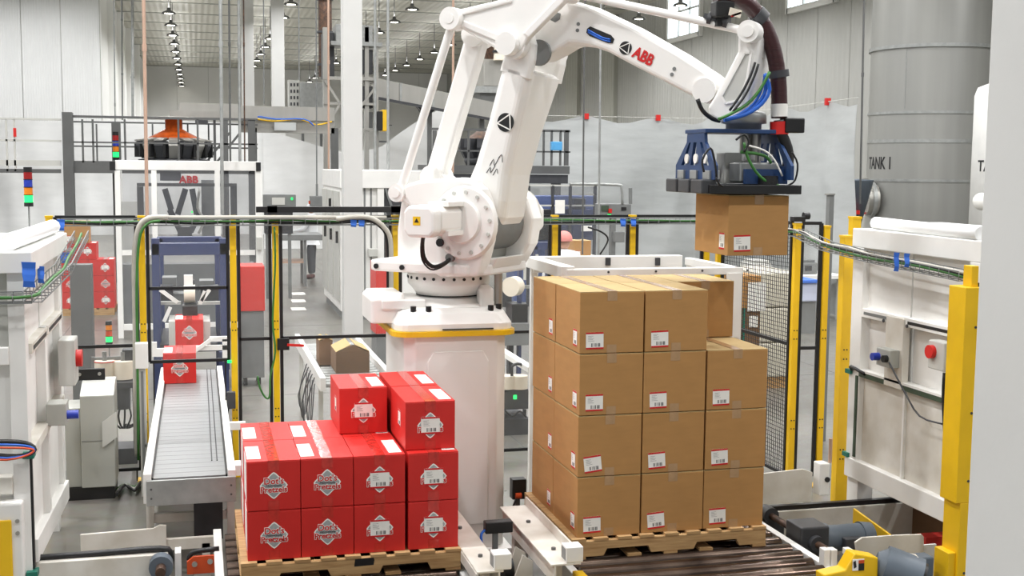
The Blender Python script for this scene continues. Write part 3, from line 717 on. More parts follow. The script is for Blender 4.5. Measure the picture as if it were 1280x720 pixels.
# triangular link plate at the elbow
tri = [RL(px, py, -.27) for px, py in ((560, 14), (575, 12), (640, -3), (690, -22), (716, -16), (712, -2), (662, 48), (652, 64), (635, 70), (620, 61), (578, 36), (562, 33))]
lp = obj('link_plate', MB().prism(tri, -.29, -.23, M=MR), RWH, rb, bevel=.015)
tri2 = [RL(px, py, -.295) for px, py in ((586, 22), (640, 8), (680, -8), (694, -8), (652, 38), (628, 46))]
obj('plate_rib', MB().prism([RL(px, py, -.295) for px, py in ((700, -6), (710, -2), (662, 47), (654, 42))], -.31, -.28, M=MR), RWH, lp, bevel=.008)
obj('plate_rib', MB().prism([RL(px, py, -.295) for px, py in ((570, 30), (576, 24), (632, 46), (626, 54))], -.305, -.28, M=MR), RWH, lp, bevel=.008)
obj('plate_rib', MB().prism([RL(px, py, -.295) for px, py in ((576, 20), (576, 13), (640, -3), (640, 3))], -.305, -.28, M=MR), RWH, lp, bevel=.008)
obj('plate_hub', ydisc(MB(), *RL(634, 55, -.32), .075, -.35, -.22, 24), RWH, lp, bevel=.01)
obj('plate_hub', ydisc(MB(), *RL(567, 24, -.3), .075, -.36, -.24, 24), RWH, lp, bevel=.01)
# upper arm
up = [RL(px, py, -.13) for px, py in ((600, 38), (640, 24), (668, 4), (700, -4), (735, 6), (790, 32), (850, 66), (888, 91), (906, 106), (906, 124), (893, 133), (872, 124), (830, 102), (795, 84), (760, 65), (738, 57), (712, 54), (692, 66), (672, 76), (645, 68), (602, 52))]
ua = obj('upper_arm', MB().prism(up, -.13, .12, M=MR), RWH, rb, bevel=.028, seg=3)
def ua_poly(pts, a, b, m, name, bev=0.0, lab=None):
    return obj(name, MB().prism([RL(px, py, a) for px, py in pts], a, b, M=MR), m, ua, bevel=bev, label=lab)
ua_poly(((734, 36), (738, 33), (764, 44), (768, 49), (766, 54), (760, 54), (737, 45), (733, 41)), -.131, -.134, 'black', 'cable_slot')
sl = [RW3(x, y, -.136) for x, y in ((735, 40), (744, 45), (754, 50), (763, 52))]
for dz in (0, .013): obj('slot_cable', MB().tube([q + Vector((0, 0, dz)) for q in sl], .006, 6), 'blue_cable', ua)
ua_poly(((688, 20), (694, 15), (701, 17), (700, 24), (694, 28), (688, 25)), -.131, -.134, 'mid_grey', 'cable_slot')
for px, py in ((723, 30), (722, 38), (843, 86), (840, 93)):
    p = RW3(px, py, -.13); obj('arm_bolt', MB().cyl(p, p - _n * .005, .012, n=10), 'mid_grey', ua)
obj('wrist_hub', ydisc(MB(), *RL(880, 113, -.15), .075, -.155, .14, 24), RWH, ua, bevel=.01)
sl_a = math.atan2(RL(810, 75, -.13)[1] - RL(795, 67, -.13)[1], RL(810, 75, -.13)[0] - RL(795, 67, -.13)[0])
UX2 = _u * math.cos(sl_a) + Vector((0, 0, math.sin(sl_a))); UZ2 = -_u * math.sin(sl_a) + Vector((0, 0, math.cos(sl_a)))
emblem(ua, RW3(782, 60, -.132), UX2, UZ2, -_n, .042)
c = RW3(804, 71, -.1335) - Vector((AX, AY, BZ))
mtx = Matrix((( UX2.x, UZ2.x, -_n.x, c.x), (UX2.y, UZ2.y, -_n.y, c.y), (UX2.z, UZ2.z, -_n.z, c.z), (0, 0, 0, 1)))
LT_ABB = text_mesh('ABB', .098, .0035, .0012, 0, .82)
letter('lettering', LT_ABB, 'logo_red', ua, mtx, 'red block letters')
# upper rod and wrist
UA_, UB_ = RL(712, -9, -.2), RL(938, 40, -.2)
ur = rodlink('upper_rod', UA_, UB_, -.2, .026, .066)
for px in (886, 906):
    p0 = RW3(px, 23 + (px - 886) * .22, -.2); p1 = RW3(px + 5, 24 + (px - 886) * .22, -.2); obj('rod_clamp', MB().cyl(p0, p1, .042, n=14), 'dark_grey', ur)
obj('clamp_plate', MB().bar(RW3(882, 20, -.2), RW3(906, 26, -.2), .07, .03), 'dark_grey', ur)
wr_ = [RL(px, py, -.17) for px, py in ((922, 44), (926, 33), (936, 28), (947, 34), (950, 48), (947, 68), (942, 98), (934, 128), (922, 148), (902, 152), (886, 146), (884, 134), (893, 120), (908, 92), (922, 64))]
wo = obj('wrist_link', MB().prism(wr_, -.17, .12, M=MR), RWH, rb, bevel=.02, seg=3)
rim = [(932, 64), (942, 64), (936, 98), (928, 122), (904, 118), (903, 112)]
obj('wrist_recess', MB().prism([RL(px, py, -.171) for px, py in ((930, 68), (938, 68), (933, 98), (924, 124), (908, 128), (903, 120))], -.1705, -.174, M=MR), 'light_grey', wo)
for a, b in zip(((931, 66), (939, 66), (934, 98), (925, 125), (907, 129), (902, 120)), ((939, 66), (934, 98), (925, 125), (907, 129), (902, 120), (931, 66))):
    obj('recess_rim', MB().bar(RW3(*a, -.176), RW3(*b, -.176), .014, .012, up=-_n), RWH, wo)
GX, GY = 3.292, 7.0
obj('wrist_flange', MB().lathe([(.0, .12), (.13, .12), (.14, .1), (.14, .05), (.11, .045), (.11, 0), (0, 0)], (GX, GY, 2.87), 24), 'galv', rb)
# gripper
gp = obj('gripper', MB().box((2.945, 6.7, 2.49), (3.545, 7.31, 2.545)), 'black', rb, bevel=.004, label='black vacuum plate with blue bracket frames')
for k in range(3):
    yy = 6.72 + k * .2
    obj('vacuum_block', MB().box((2.9, yy, 2.492), (3.0, yy + .17, 2.575)), 'dark_grey', gp, bevel=.008)
    obj('valve', MB().box((2.96, yy + .03, 2.575), (3.03, yy + .13, 2.63)), 'galv', gp, bevel=.004)
for xx in (2.985, 3.48):
    fr = MB()
    for q_ in ([(6.7, 2.575), (7.31, 2.575), (7.31, 2.66), (6.7, 2.66)], [(6.86, 2.8), (7.14, 2.8), (7.13, 2.88), (6.87, 2.88)], [(6.7, 2.66), (6.79, 2.66), (6.9, 2.8), (6.86, 2.8)],
               [(7.31, 2.66), (7.22, 2.66), (7.1, 2.8), (7.14, 2.8)], [(6.86, 2.66), (7.0, 2.66), (6.985, 2.8), (6.93, 2.8)], [(7.07, 2.66), (7.16, 2.66), (7.075, 2.8), (7.03, 2.8)]):
        fr.prism(q_, xx - .01, xx + .01, 'x')
    obj('bracket_frame', fr, 'blue_gripper', gp)
obj('top_plate', MB().box((2.97, 6.84, 2.855), (3.5, 7.16, 2.88)), 'blue_gripper', gp, bevel=.004)
obj('rear_beam', MB().box((3.0, 7.2, 2.55), (3.5, 7.24, 2.66)), 'blue_gripper', gp)
obj('front_beam', MB().box((3.22, 6.8, 2.55), (3.5, 6.83, 2.64)), 'blue_gripper', gp)
obj('manifold', MB().box((3.2, 6.84, 2.56), (3.46, 7.0, 2.68)), 'galv', gp, bevel=.01)
obj('valve_terminal', MB().box((3.18, 7.02, 2.55), (3.4, 7.15, 2.74)), 'light_grey', gp, bevel=.008)
for k in range(4): obj('fitting', MB().cyl((3.22 + k * .06, 6.83, 2.69), (3.22 + k * .06, 6.83, 2.73), .012, n=8), 'ink_soft', gp)
for xx in (3.33, 3.4): obj('cylinder', MB().cyl((xx, 7.05, 2.56), (xx, 7.05, 2.86), .035, n=14), 'steel', gp)
for k in range(3): obj('gauge', MB().cyl((2.966, 6.84 + k * .14, 2.7), (2.976, 6.84 + k * .14, 2.7), .03, n=14), 'paper', gp)
obj('foot_block', MB().cyl((3.36, 6.78, 2.545), (3.36, 6.78, 2.6), .06, n=16), 'black', gp)
def cable(name, pts, Y, r, m, parent, n=8):
    return obj(name, MB().tube([P(a, b, y=Y + (c[0] if c else 0)) for a, b, *c in pts], r, n), m, parent)
cable('green_line', [(930, 178), (934, 195), (945, 215), (960, 228), (980, 234)], 6.74, .009, 'green_cable', gp)
cable('green_line', [(926, 190), (945, 192), (958, 196), (964, 204)], 6.78, .01, 'green_cable', gp)
cable('black_line', [(880, 215), (878, 200), (888, 185), (893, 200), (896, 222)], 6.68, .007, 'black', gp)
cable('black_line', [(920, 175), (930, 168), (936, 178), (930, 190)], 6.72, .007, 'black', gp)
cable('black_line', [(895, 222), (899, 230), (904, 233)], 6.66, .007, 'black', gp)
cable('black_line', [(990, 190), (997, 205), (994, 225), (985, 232)], 6.74, .006, 'black', gp)
cable('white_line', [(935, 182), (955, 188), (968, 200), (978, 220)], 6.76, .006, 'paper', gp)
# cable dress at the wrist
for k, (m, r) in enumerate((('blue_cable', .012), ('blue_cable', .012), ('blue_cable', .009))):
    cable('air_hose', [(956, 92 + k * 2), (962 - k * 5, 112), (952 - k * 5, 130), (932 - k * 4, 143), (905, 150)], 6.78 + k * .03, r, m, rb)
cable('green_hose', [(962, 90), (950, 112), (934, 130), (912, 143), (898, 149)], 6.76, .01, 'green_cable', rb)
cable('black_hose', [(948, 80), (943, 95), (932, 118), (916, 140)], 6.76, .008, 'black', rb)
cable('black_hose', [(944, 78), (938, 95), (926, 118), (912, 138)], 6.8, .008, 'black', rb)
cable('black_hose', [(872, 124), (878, 138), (890, 148), (900, 151)], 6.98, .014, 'black', rb)
cable('white_strap', [(948, 52), (953, 58), (950, 66), (952, 74)], 6.9, .012, 'roll_cream', rb)
hz = cable('dress_hose', [(893, -6), (905, -8), (922, -3), (940, 10), (955, 32), (966, 60), (972, 92), (974, 125), (974, 148)], 6.88, .05, 'maroon', rb, 14)
for (x, y) in ((944, 17), (973, 88)):
    q = P(x, y, y=6.88); q2 = P(x + (9 if y < 50 else 1), y + 9, y=6.88); obj('hose_clamp', MB().cyl(q, q2, .062, n=16), 'dark_grey', hz)
obj('hose_label', MB().cyl(P(974, 130, y=6.88), P(974, 146, y=6.88), .052, n=14), 'paper', hz)
obj('hose_tape', MB().cyl(P(974, 152, y=6.88), P(974, 168, y=6.88), .058, n=14), 'red', hz, label='red tape wrap')
cable('lower_hose', [(974, 150), (976, 165), (984, 185), (985, 205), (975, 220), (955, 224)], 6.86, .034, 'black', hz, 10)
hb = obj('hose_box', MB().cbox(P(990, 157, y=6.86), (.13, .09, .09)), 'black', hz, bevel=.008)
obj('hose_saddle', MB().cbox(P(903, 12, y=6.9), (.12, .1, .1)), 'black', rb, bevel=.012)
obj('hose_saddle_foot', MB().cbox(P(900, 24, y=6.92), (.06, .06, .09)), 'black', rb)
obj('warning_tag', MB().bar(P(912, 14, y=6.82), P(926, 18, y=6.82), .012, .045), 'roll_cream', rb)
obj('warning_tag', MB().bar(P(914, 20, y=6.82), P(926, 16, y=6.82), .012, .012), 'red', rb)
# ------------------------------------------------------------------ safety fence
FEY = 10.4
def post(x, y, h, label, w_=.052, holes=True):
    t = thing('fence_post', (x, y, 0), label, 'fence post', 'yellow safety fence posts')
    obj('upright', MB().box((x - w_ / 2, y - w_ / 2, .01), (x + w_ / 2, y + w_ / 2, h)), 'yellow', t, bevel=.003)
    obj('foot', MB().box((x - .07, y - .07, 0), (x + .07, y + .07, .012)), 'yellow', t)
    for zz in ((1.25, 1.32, .5, .57) if holes else ()):
        for s in (-1, 1):
            obj('slot', MB().cyl((x + s * .012, y - w_ / 2 - .002, zz), (x + s * .012, y - w_ / 2 + .004, zz), .006, n=8), 'black', t)
    obj('cap', MB().box((x - w_ / 2 - .004, y - w_ / 2 - .004, h - .005), (x + w_ / 2 + .004, y + w_ / 2 + .004, h + .012)), 'yellow', t)
    return t
def fpx(px): return P(px, 300, y=FEY).x
PXS = [(62, 'left of the stack light by the left enclosure'), (177, 'wrapped in green cables left of the infeed conveyor'), (291, 'right of the infeed conveyor'), (344, 'left of the access gate'),
       (494, 'behind the robot base at the gate hinge'), (693, 'right of the robot behind the white frame'), (790, 'with blue tape in the middle of the back fence'), (883, 'below the held carton, left of the pair'), (899, 'below the held carton, right of the pair')]
FXS = []
for px, lab in PXS:
    x = fpx(px); FXS.append(x); post(x, FEY, 2.2, 'yellow fence post ' + lab)
def panel(x0, x1, y0, y1, bars, label, pane='clear_panel', z0=.1, z1=2.2, wire=False):
    """black framed fence panel from (x0,y0) to (x1,y1)"""
    t = thing('safety_screen', ((x0 + x1) / 2, (y0 + y1) / 2, 0), label, 'fence panel', 'framed safety fence panels')
    a, b = Vector((x0, y0, 0)), Vector((x1, y1, 0)); up = Vector((0, 0, 1)); d = (b - a).normalized()
    for q in (a, b): obj('upright_bar', MB().bar(q + up * z0, q + up * z1, .026, .026), 'black', t)
    for zz in (z0, z1, *bars): obj('cross_bar', MB().bar(a + up * zz, b + up * zz, .026, .026), 'black', t)
    if wire:
        mb = MB(); n = int((b - a).length / .034)
        for k in range(1, n):
            q = a + d * k * (b - a).length / n; mb.bar(q + up * z0, q + up * z1, .0042, .0042)
        for k in range(1, int((z1 - z0) / .034)): mb.bar(a + up * (z0 + k * .034), b + up * (z0 + k * .034), .0042, .0042)
        obj('wire_mesh', mb, 'black', t, kind='stuff')
    elif pane:
        nn = Vector((-d.y, d.x, 0))
        obj('pane', MB().bar(a + up * (z0 + z1) / 2, b + up * (z0 + z1) / 2, .004, z1 - z0 - .02, up=(0, 0, 1)), pane, t)
    if z0 > .06:
        for q in (a + d * .03, b - d * .03): obj('foot_pin', MB().bar(q, q + up * z0, .012, .012), 'black', t)
    return t
g = .045
panel(FXS[0] + g, FXS[1] - g, FEY, FEY, (1.14,), 'clear fence panel between the left enclosure and the cable covered post')
zb1, zb2 = P(235, 360, y=FEY).z, P(235, 451, y=FEY).z
tp = panel(FXS[1] + g, FXS[2] - g, FEY, FEY, (zb1,), 'clear fence panel over the infeed conveyor opening', z0=zb2)
panel(FXS[2] + g, FXS[3] - g, FEY, FEY, (1.17,), 'narrow clear fence panel beside the access gate')
gt = panel(FXS[3] + g, FXS[4] - g, FEY, FEY, (1.17,), 'clear access gate in the back fence with a red handle')
obj('lock_box', MB().cbox(P(354, 430, y=FEY - .03), (.1, .05, .1)), 'black', gt, bevel=.004)
obj('handle', MB().bar(P(359, 431, y=FEY - .06), P(380, 432, y=FEY - .06), .02, .02), 'red', gt, label='red plastic handle')
obj('slide_rail', MB().box((fpx(320), FEY - .1, P(415, 265, y=FEY).z), (fpx(512), FEY - .05, P(415, 258, y=FEY).z)), 'black', gt, label='thick black sliding rail')
for px in (340, 494): obj('rail_carrier', MB().cbox(P(px, 262, y=FEY - .06), (.08, .08, .07)), 'black', gt)
panel(FXS[4] + g, FXS[5] - g, FEY, FEY, (1.17,), 'clear fence panel behind the robot')
panel(FXS[5] + g, FXS[6] - g, FEY, FEY, (1.17,), 'clear fence panel behind the brown cartons')
panel(FXS[6] + g, FXS[7] - g, FEY, FEY, (1.17,), 'clear fence panel left of the held carton')
PR = [(4.745, 9.02), (5.0, 9.01)]
post(*PR[0], 2.19, 'yellow fence post at the near end of the wire mesh panel')
post(*PR[1], 2.17, 'yellow fence post right of the narrow gap panel')
panel(FXS[8] + .02, PR[0][0] - .02, FEY - g, PR[0][1] + g, (1.2,), 'black wire mesh fence panel right of the brown cartons', wire=True)
panel(PR[0][0] + g, PR[1][0] - g, PR[0][1], PR[1][1], (1.17,), 'narrow clear fence panel between the two right posts')
post(P(1053, 450, y=8.0).x, 8.0, 2.15, 'wide yellow post at the far side of the right enclosure', .075)
post(P(1064, 400, y=8.4).x, 8.4, 2.27, 'round topped yellow post behind the right enclosure corner', .07, False)
post(-1.12, 9.45, 2.1, 'yellow post at the far corner of the left enclosure', .06)
# clamp on top of the right post
t = thing('top_clamp', (PR[0][0], PR[0][1], 2.2), 'black clamp bracket on top of the mesh panel post', 'clamp')
obj('clamp_body', MB().cbox((PR[0][0], PR[0][1], 2.235), (.1, .08, .04)), 'black', t, bevel=.004)
obj('clamp_knob', MB().cyl((PR[0][0] + .05, PR[0][1], 2.26), (PR[0][0] + .1, PR[0][1], 2.26), .03, n=10), 'black', t)

# ------------------------------------------------------------------ wire cable trays with their cables
def tray(path, label, wd=.1, ht=.055):
    t = thing('cable_tray', path[0], label, 'cable tray', 'wire cable trays on the fence')
    for off, dz in ((-wd / 2, 0), (0, 0), (wd / 2, 0), (-wd / 2, ht), (wd / 2, ht)):
        for a, b in zip(path, path[1:]):
            a, b = Vector(a), Vector(b); d = (b - a).normalized(); nn = Vector((-d.y, d.x, 0)).normalized()
            obj('long_wire', MB().bar(a + nn * off + Vector((0, 0, dz)), b + nn * off + Vector((0, 0, dz)), .006, .006), 'mid_grey', t)
    for a, b in zip(path, path[1:]):
        a, b = Vector(a), Vector(b); d = (b - a).normalized(); nn = Vector((-d.y, d.x, 0)).normalized(); n = max(2, int((b - a).length / .1))
        for k in range(n + 1):
            q = a + d * (b - a).length * k / n
            mb = MB().tube([q - nn * wd / 2 + Vector((0, 0, ht)), q - nn * wd / 2, q + nn * wd / 2, q + nn * wd / 2 + Vector((0, 0, ht))], .003, 4, smooth=0)
            obj('cross_wire', mb, 'mid_grey', t)
    return t
TY = FEY - .1; tz = P(420, 281, y=TY).z
def tpt(px, py, y=TY): return tuple(P(px, py, y=y))
back = [(fpx(78), TY, tz), (fpx(893), TY, tz)]
tray(back, 'wire cable tray running along the back fence')
rp = [(4.62, 9.6, 2.1), (4.7, 8.9, 2.1), (4.42, 7.95, 2.06), (4.36, 7.2, 2.03), (4.36, 6.2, 2.0)]
tray(rp, 'wire cable tray bending past the right enclosure')
lp_ = [(-.86, 9.9, 2.06), (-.84, 8.3, 1.93), (-.9, 7.24, 1.86), (-1.4, 7.2, 1.86)]
tray(lp_, 'wire cable tray along the left enclosure')
def run(name, path, r, m, label, jit=.012, n=6, cat='cable', group='cables lying in the trays'):
    pts = []
    for a, b in zip(path, path[1:]):
        a, b = Vector(a), Vector(b); k = max(2, int((b - a).length / .35))
        for i in range(k):
            q = a.lerp(b, i / k); pts.append(q + Vector((0, random.uniform(-jit, jit) * 1.5, random.uniform(-jit * .3, jit))))
    pts.append(Vector(path[-1]))
    return tag(obj(name, MB().tube(pts, r, n, smooth=3), m), label, cat, group)
dz = Vector((0, 0, .02))
def sh(path, y, z): return [tuple(Vector(p) + Vector((0, y, z))) for p in path]
run('green_cable', sh(back, -.02, .03), .008, 'green_cable', 'bright green cable lying in the back fence tray')
run('green_cable', sh(back, .02, .022), .006, 'green_cable', 'thin green cable at the rear of the back fence tray')
run('black_cable', sh(back, .0, .016), .011, 'black', 'black cable lying in the back fence tray')
run('grey_cable', sh([(fpx(185), TY, tz), (fpx(480), TY, tz)], -.03, .06), .02, 'grey_cable', 'thick grey cable on top of the back fence tray by the gate')
for k, (m, nm) in enumerate((('green_cable', 'green'), ('black', 'black'), ('grey_cable', 'grey'))):
    run(nm + '_cable', sh(rp, 0, .02 + k * .012), .01, m, nm + ' cable lying in the tray past the right enclosure', .016)
run('green_cable', sh(lp_, 0, .025), .01, 'green_cable', 'green cable lying in the tray along the left enclosure')
def drop(name, pts, r, m, label, Y=TY - .06):
    return tag(obj(name, MB().tube([P(a, b, y=Y) for a, b in pts], r, 8, smooth=4), m), label, 'cable', 'cables dropping from the trays')
drop('grey_cable', [(420, 274), (445, 271), (465, 273), (480, 284), (488, 300), (489, 340), (489, 400), (489, 470)], .02, 'grey_cable', 'thick grey cable bending down beside the robot base', TY - .08)
drop('black_cable', [(424, 277), (455, 275), (474, 282), (484, 300), (485, 350), (485, 470)], .014, 'black', 'black cable bending down beside the robot base', TY - .04)
drop('grey_cable', [(210, 272), (190, 272), (176, 280), (170, 300), (168, 330), (169, 400), (170, 520), (172, 570)], .022, 'grey_cable', 'thick grey cable arching down the post left of the infeed')
drop('green_cable', [(200, 276), (184, 280), (174, 300), (171, 360), (172, 440), (173, 575)], .011, 'green_cable', 'bundle of green cable down the post left of the infeed', TY - .1)
drop('green_cable', [(343, 284), (344, 330), (341, 400), (344, 440), (338, 470), (337, 495), (332, 497), (325, 485), (322, 470)], .008, 'green_cable', 'thin green cable looping on the gate post', TY - .0)
drop('black_cable', [(735, 284), (752, 290), (760, 300), (750, 318)], .008, 'black', 'thin black cable hanging beside the blue taped post')
def tapebit(px, py, w_, h_, Y, label, rz=0.0):
    c = P(px, py, y=Y); a, b = w_ / 2, h_ / 2
    mb = MB(); vs = []
    for k in range(5):
        z = c.z + b - 2 * b * k / 4; s = a * (1 - .08 * k * (1 if k % 2 else .4)); yy = c.y + .006 * math.sin(k * 1.7)
        vs += [(c.x - s, yy, z), (c.x + s, yy + .003, z - .004), (c.x + s, yy + .006, z - .004), (c.x - s, yy + .003, z)]
    fs = [(i * 4 + j, i * 4 + (j + 1) % 4, i * 4 + 4 + (j + 1) % 4, i * 4 + 4 + j) for i in range(4) for j in range(4)] + [(0, 1, 2, 3), (19, 18, 17, 16)]
    mb.add(vs, fs)
    return tag(obj('blue_tape', mb, 'blue_tape'), label, 'tape', 'strips of blue tape on the trays')
tapebit(76, 281, .06, .09, TY - .07, 'blue tape strip at the left end of the back tray')
tapebit(442, 279, .055, .06, TY - .07, 'left blue tape patch on the tray above the gate')
tapebit(452, 279, .055, .055, TY - .07, 'right blue tape patch on the tray above the gate')
tapebit(779, 278, .055, .07, TY - .07, 'left blue tape strip on the post in the middle of the back fence')
tapebit(792, 278, .055, .07, TY - .07, 'right blue tape strip on the post in the middle of the back fence')
tapebit(36, 343, .075, .14, 7.143, 'large blue tape strip on the left enclosure tray')
tapebit(51, 343, .04, .1, 7.6, 'narrow hanging blue tape end beside the large strip')
tapebit(81, 322, .07, .08, 9.3, 'blue tape strip on the far end of the left enclosure tray')
tapebit(1121, 327, .04, .12, P(1121, 327, x=4.29).y, 'long blue tape strip on the right enclosure tray')
tapebit(1134, 325, .04, .085, P(1134, 325, x=4.29).y, 'short blue tape strip on the right enclosure tray')

# ------------------------------------------------------------------ right enclosure (panelled gate over the outfeed)
t = thing('right_enclosure', (4.6, 7.0, 0), 'white panelled machine enclosure at the right with a ledge and switches', 'enclosure')
X0 = 4.5
obj('top_beam', MB().box((X0 - .02, 6.2, 2.1), (X0 + .75, 7.7, 2.23)), 'machine_white', t, bevel=.006)
obj('far_post', MB().box((X0 - .02, 7.54, .52), (X0 + .1, 7.68, 2.1)), 'machine_white', t, bevel=.004)
obj('near_post', MB().box((X0 - .02, 6.2, .5), (X0 + .1, 6.34, 2.1)), 'machine_white', t, bevel=.004)
for k, (ya, yb) in enumerate(((7.02, 7.54), (6.34, 7.0))):
    obj('upper_panel', MB().box((X0 + .03, ya, 1.68), (X0 + .05, yb, 2.1)), 'machine_white', t)
    obj('middle_panel', MB().box((X0 + .05, ya, 1.24), (X0 + .07, yb, 1.62)), 'machine_white', t)
    obj('lower_panel', MB().box((X0 + .02, ya, .6), (X0 + .04, yb, 1.2)), 'worn_white', t)
    obj('ledge', MB().box((X0 - .02, ya, 1.62), (X0 + .07, yb, 1.68)), 'machine_white', t, bevel=.003)
    obj('ledge_slot', MB().box((X0 - .022, ya + .03, 1.64), (X0 - .018, yb - .03, 1.66)), 'mid_grey' if k == 0 else 'black', t)
obj('center_plate', MB().box((X0 - .03, 7.0, 1.2), (X0 + .02, 7.21, 1.67)), 'worn_white', t, bevel=.003)
obj('center_rib', MB().box((X0 + .0, 7.0, .6), (X0 + .03, 7.02, 1.2)), 'machine_white', t)
obj('rubber_strip', MB().box((X0 - .025, 6.36, 1.2), (X0 + .0, 7.54, 1.235)), 'rubber_green', t)
obj('strip_cap', MB().box((X0 - .03, 6.36, 1.235), (X0 + .05, 7.54, 1.25)), 'machine_white', t)
obj('bottom_beam', MB().prism([(6.2, .46), (7.68, .46), (7.68, .6), (6.2, .6)], X0 - .03, X0 + .1, 'x'), 'machine_white', t, bevel=.006)
obj('rubber_edge', MB().box((X0 - .03, 6.345, .5), (X0 - .0, 6.37, 1.2)), 'rubber_green', t)
obj('rubber_edge', MB().box((X0 - .03, 7.55, .62), (X0 - .0, 7.575, 1.2)), 'rubber_green', t)
for zz in (1.2, .6): obj('edge_clip', MB().box((X0 - .04, 7.63, zz), (X0 + .01, 7.7, zz + .03)), 'teal', t)
obj('far_leg', MB().box((X0, 7.54, 0), (X0 + .12, 7.68, .46)), 'machine_white', t)
obj('near_leg', MB().box((X0 + .1, 6.2, 0), (X0 + .22, 6.36, .46)), 'machine_white', t)
obj('inner_shade_sheet', MB().box((X0 + .4, 6.3, 0), (X0 + .42, 7.62, .5)), 'kraft_dark', t)  # dark sheet added to stand in for the shaded space under the enclosure
obj('inner_floor_guard', MB().box((X0 + .14, 6.9, 0), (X0 + .38, 7.0, .22)), 'red_panel', t)
obj('far_wall', MB().box((X0 + .12, 7.64, .46), (X0 + .9, 7.68, 2.1)), 'machine_white', t)
obj('inner_beam', MB().box((X0 + .25, 6.3, .36), (X0 + .3, 7.62, .46)), 'rust', t)
for yy in (7.24, 6.96): obj('screw', MB().cyl((X0 - .035, yy, 1.63), (X0 - .028, yy, 1.63), .012, n=8), 'dark_grey', t)
bb = obj('button_box', MB().box((X0 - .1, 7.03, 1.34), (X0 - .03, 7.2, 1.46)), 'cabinet_grey', t, bevel=.006)
obj('blue_button', MB().cyl((X0 - .15, 7.17, 1.4), (X0 - .1, 7.17, 1.4), .026, n=14), 'blue_lens', bb)
obj('black_button', MB().cyl((X0 - .13, 7.07, 1.4), (X0 - .1, 7.07, 1.4), .024, n=14), 'black', bb)
sw = obj('isolator_switch', MB().box((X0 - .08, 6.47, 1.41), (X0 - .0, 6.64, 1.59)), 'light_grey', t, bevel=.008)
obj('switch_dial', MB().cyl((X0 - .11, 6.59, 1.52), (X0 - .08, 6.59, 1.52), .042, n=20), 'red', sw, label='red rotary dial')
obj('switch_cable', MB().tube([(X0 - .05, 6.5, 1.4), (X0 - .05, 6.5, 1.25), (X0 - .04, 6.48, 1.0)], .012), 'black', sw)
obj('switch_cable', MB().tube([(X0 - .05, 6.44, 1.4), (X0 - .06, 6.42, 1.25), (X0 - .04, 6.46, 1.0)], .014), 'black', sw)
obj('button_cable', MB().tube([(X0 - .1, 7.04, 1.38), (X0 - .1, 6.85, 1.22), (X0 - .08, 6.7, 1.09), (X0 - .05, 6.5, 1.08)], .006), 'dark_grey', t)
obj('edge_cable', MB().tube([(X0 - .03, 7.62, 1.23), (X0 - .05, 7.6, 1.26), (X0 - .03, 7.45, 1.23)], .012), 'black', t)
tag(obj('rolled_sheet', MB().tube([(X0 + .1, 7.6, 2.27), (X0 + .06, 7.0, 2.265), (X0 + .02, 6.3, 2.27)], .045, 10), 'sheet_bright'), 'rolled white plastic sheet lying on the right enclosure', 'plastic sheet')
tag(obj('folded_sheet', MB().box((X0 + .12, 6.25, 2.232), (X0 + .7, 7.7, 2.27)), 'sheet_bright', bevel=.01), 'flat white plastic sheet on top of the right enclosure', 'plastic sheet')
# light curtain post at the near side
t = thing('light_curtain_post', (4.42, 6.22, 0), 'broad yellow light curtain housing at the near side of the right enclosure', 'light curtain')
ya, yb, xa, xb = 6.02, 6.16, 4.235, 4.345
obj('upper_housing', MB().box((xa, ya, .72), (xb, yb + .02, 1.98)), 'yellow', t, bevel=.004)
obj('lower_housing', MB().box((xa + .03, ya, .0), (xb, yb + .02, .72)), 'yellow', t, bevel=.004)
obj('side_plate', MB().box((xa - .02, ya + .02, 0), (xa + .03, yb + .02, .42)), 'yellow', t, bevel=.004)
obj('black_edge', MB().box((xb, ya, .0), (xb + .02, yb, 2.0)), 'black', t)
for zz in (1.75, 1.25, .85, .3): obj('screw', MB().cyl(((xa + xb) / 2 + .02, ya - .003, zz), ((xa + xb) / 2 + .02, ya + .003, zz), .008, n=8), 'dark_grey', t)
for zz in (1.75, .18): obj('latch', MB().box((xb + .0, ya - .02, zz - .06), (xb + .05, ya + .04, zz + .06)), 'black', t)
obj('upright_stub', MB().box((xa + .055, ya + .03, 1.98), (xb - .01, yb - .03, 2.1)), 'yellow', t, bevel=.003)

# ------------------------------------------------------------------ left enclosure
t = thing('left_enclosure', (-1.3, 8.2, 0), 'white panelled machine enclosure at the left edge with a dusty ledge', 'enclosure')
XL = -.95
obj('near_post', MB().box((XL - .09, 7.3, .0), (XL, 7.42, 2.02)), 'machine_white', t, bevel=.004)
obj('far_post', MB().box((XL - .12, 9.05, .25), (XL, 9.2, 2.05)), 'machine_white', t, bevel=.004)
obj('top_beam', MB().box((XL - .9, 7.26, 2.02), (XL + .05, 9.22, 2.14)), 'machine_white', t, bevel=.006)
for ya, yb in ((7.42, 8.15), (8.2, 9.05)):
    obj('upper_panel', MB().box((XL - .05, ya, 1.6), (XL - .03, yb, 2.02)), 'machine_white', t)
    obj('middle_panel', MB().box((XL - .07, ya, 1.0), (XL - .05, yb, 1.54)), 'machine_white', t)
    obj('ledge', MB().box((XL - .07, ya, 1.54), (XL + .02, yb, 1.6)), 'worn_white', t, bevel=.003)
    obj('lower_ledge', MB().box((XL - .07, ya, .94), (XL + .02, yb, 1.0)), 'worn_white', t, bevel=.003)
    obj('lower_panel', MB().box((XL - .05, ya, .36), (XL - .03, yb, .94)), 'machine_white', t)
    obj('ledge_slot', MB().box((XL + .018, ya + .05, 1.555), (XL + .022, yb - .05, 1.58)), 'black', t)
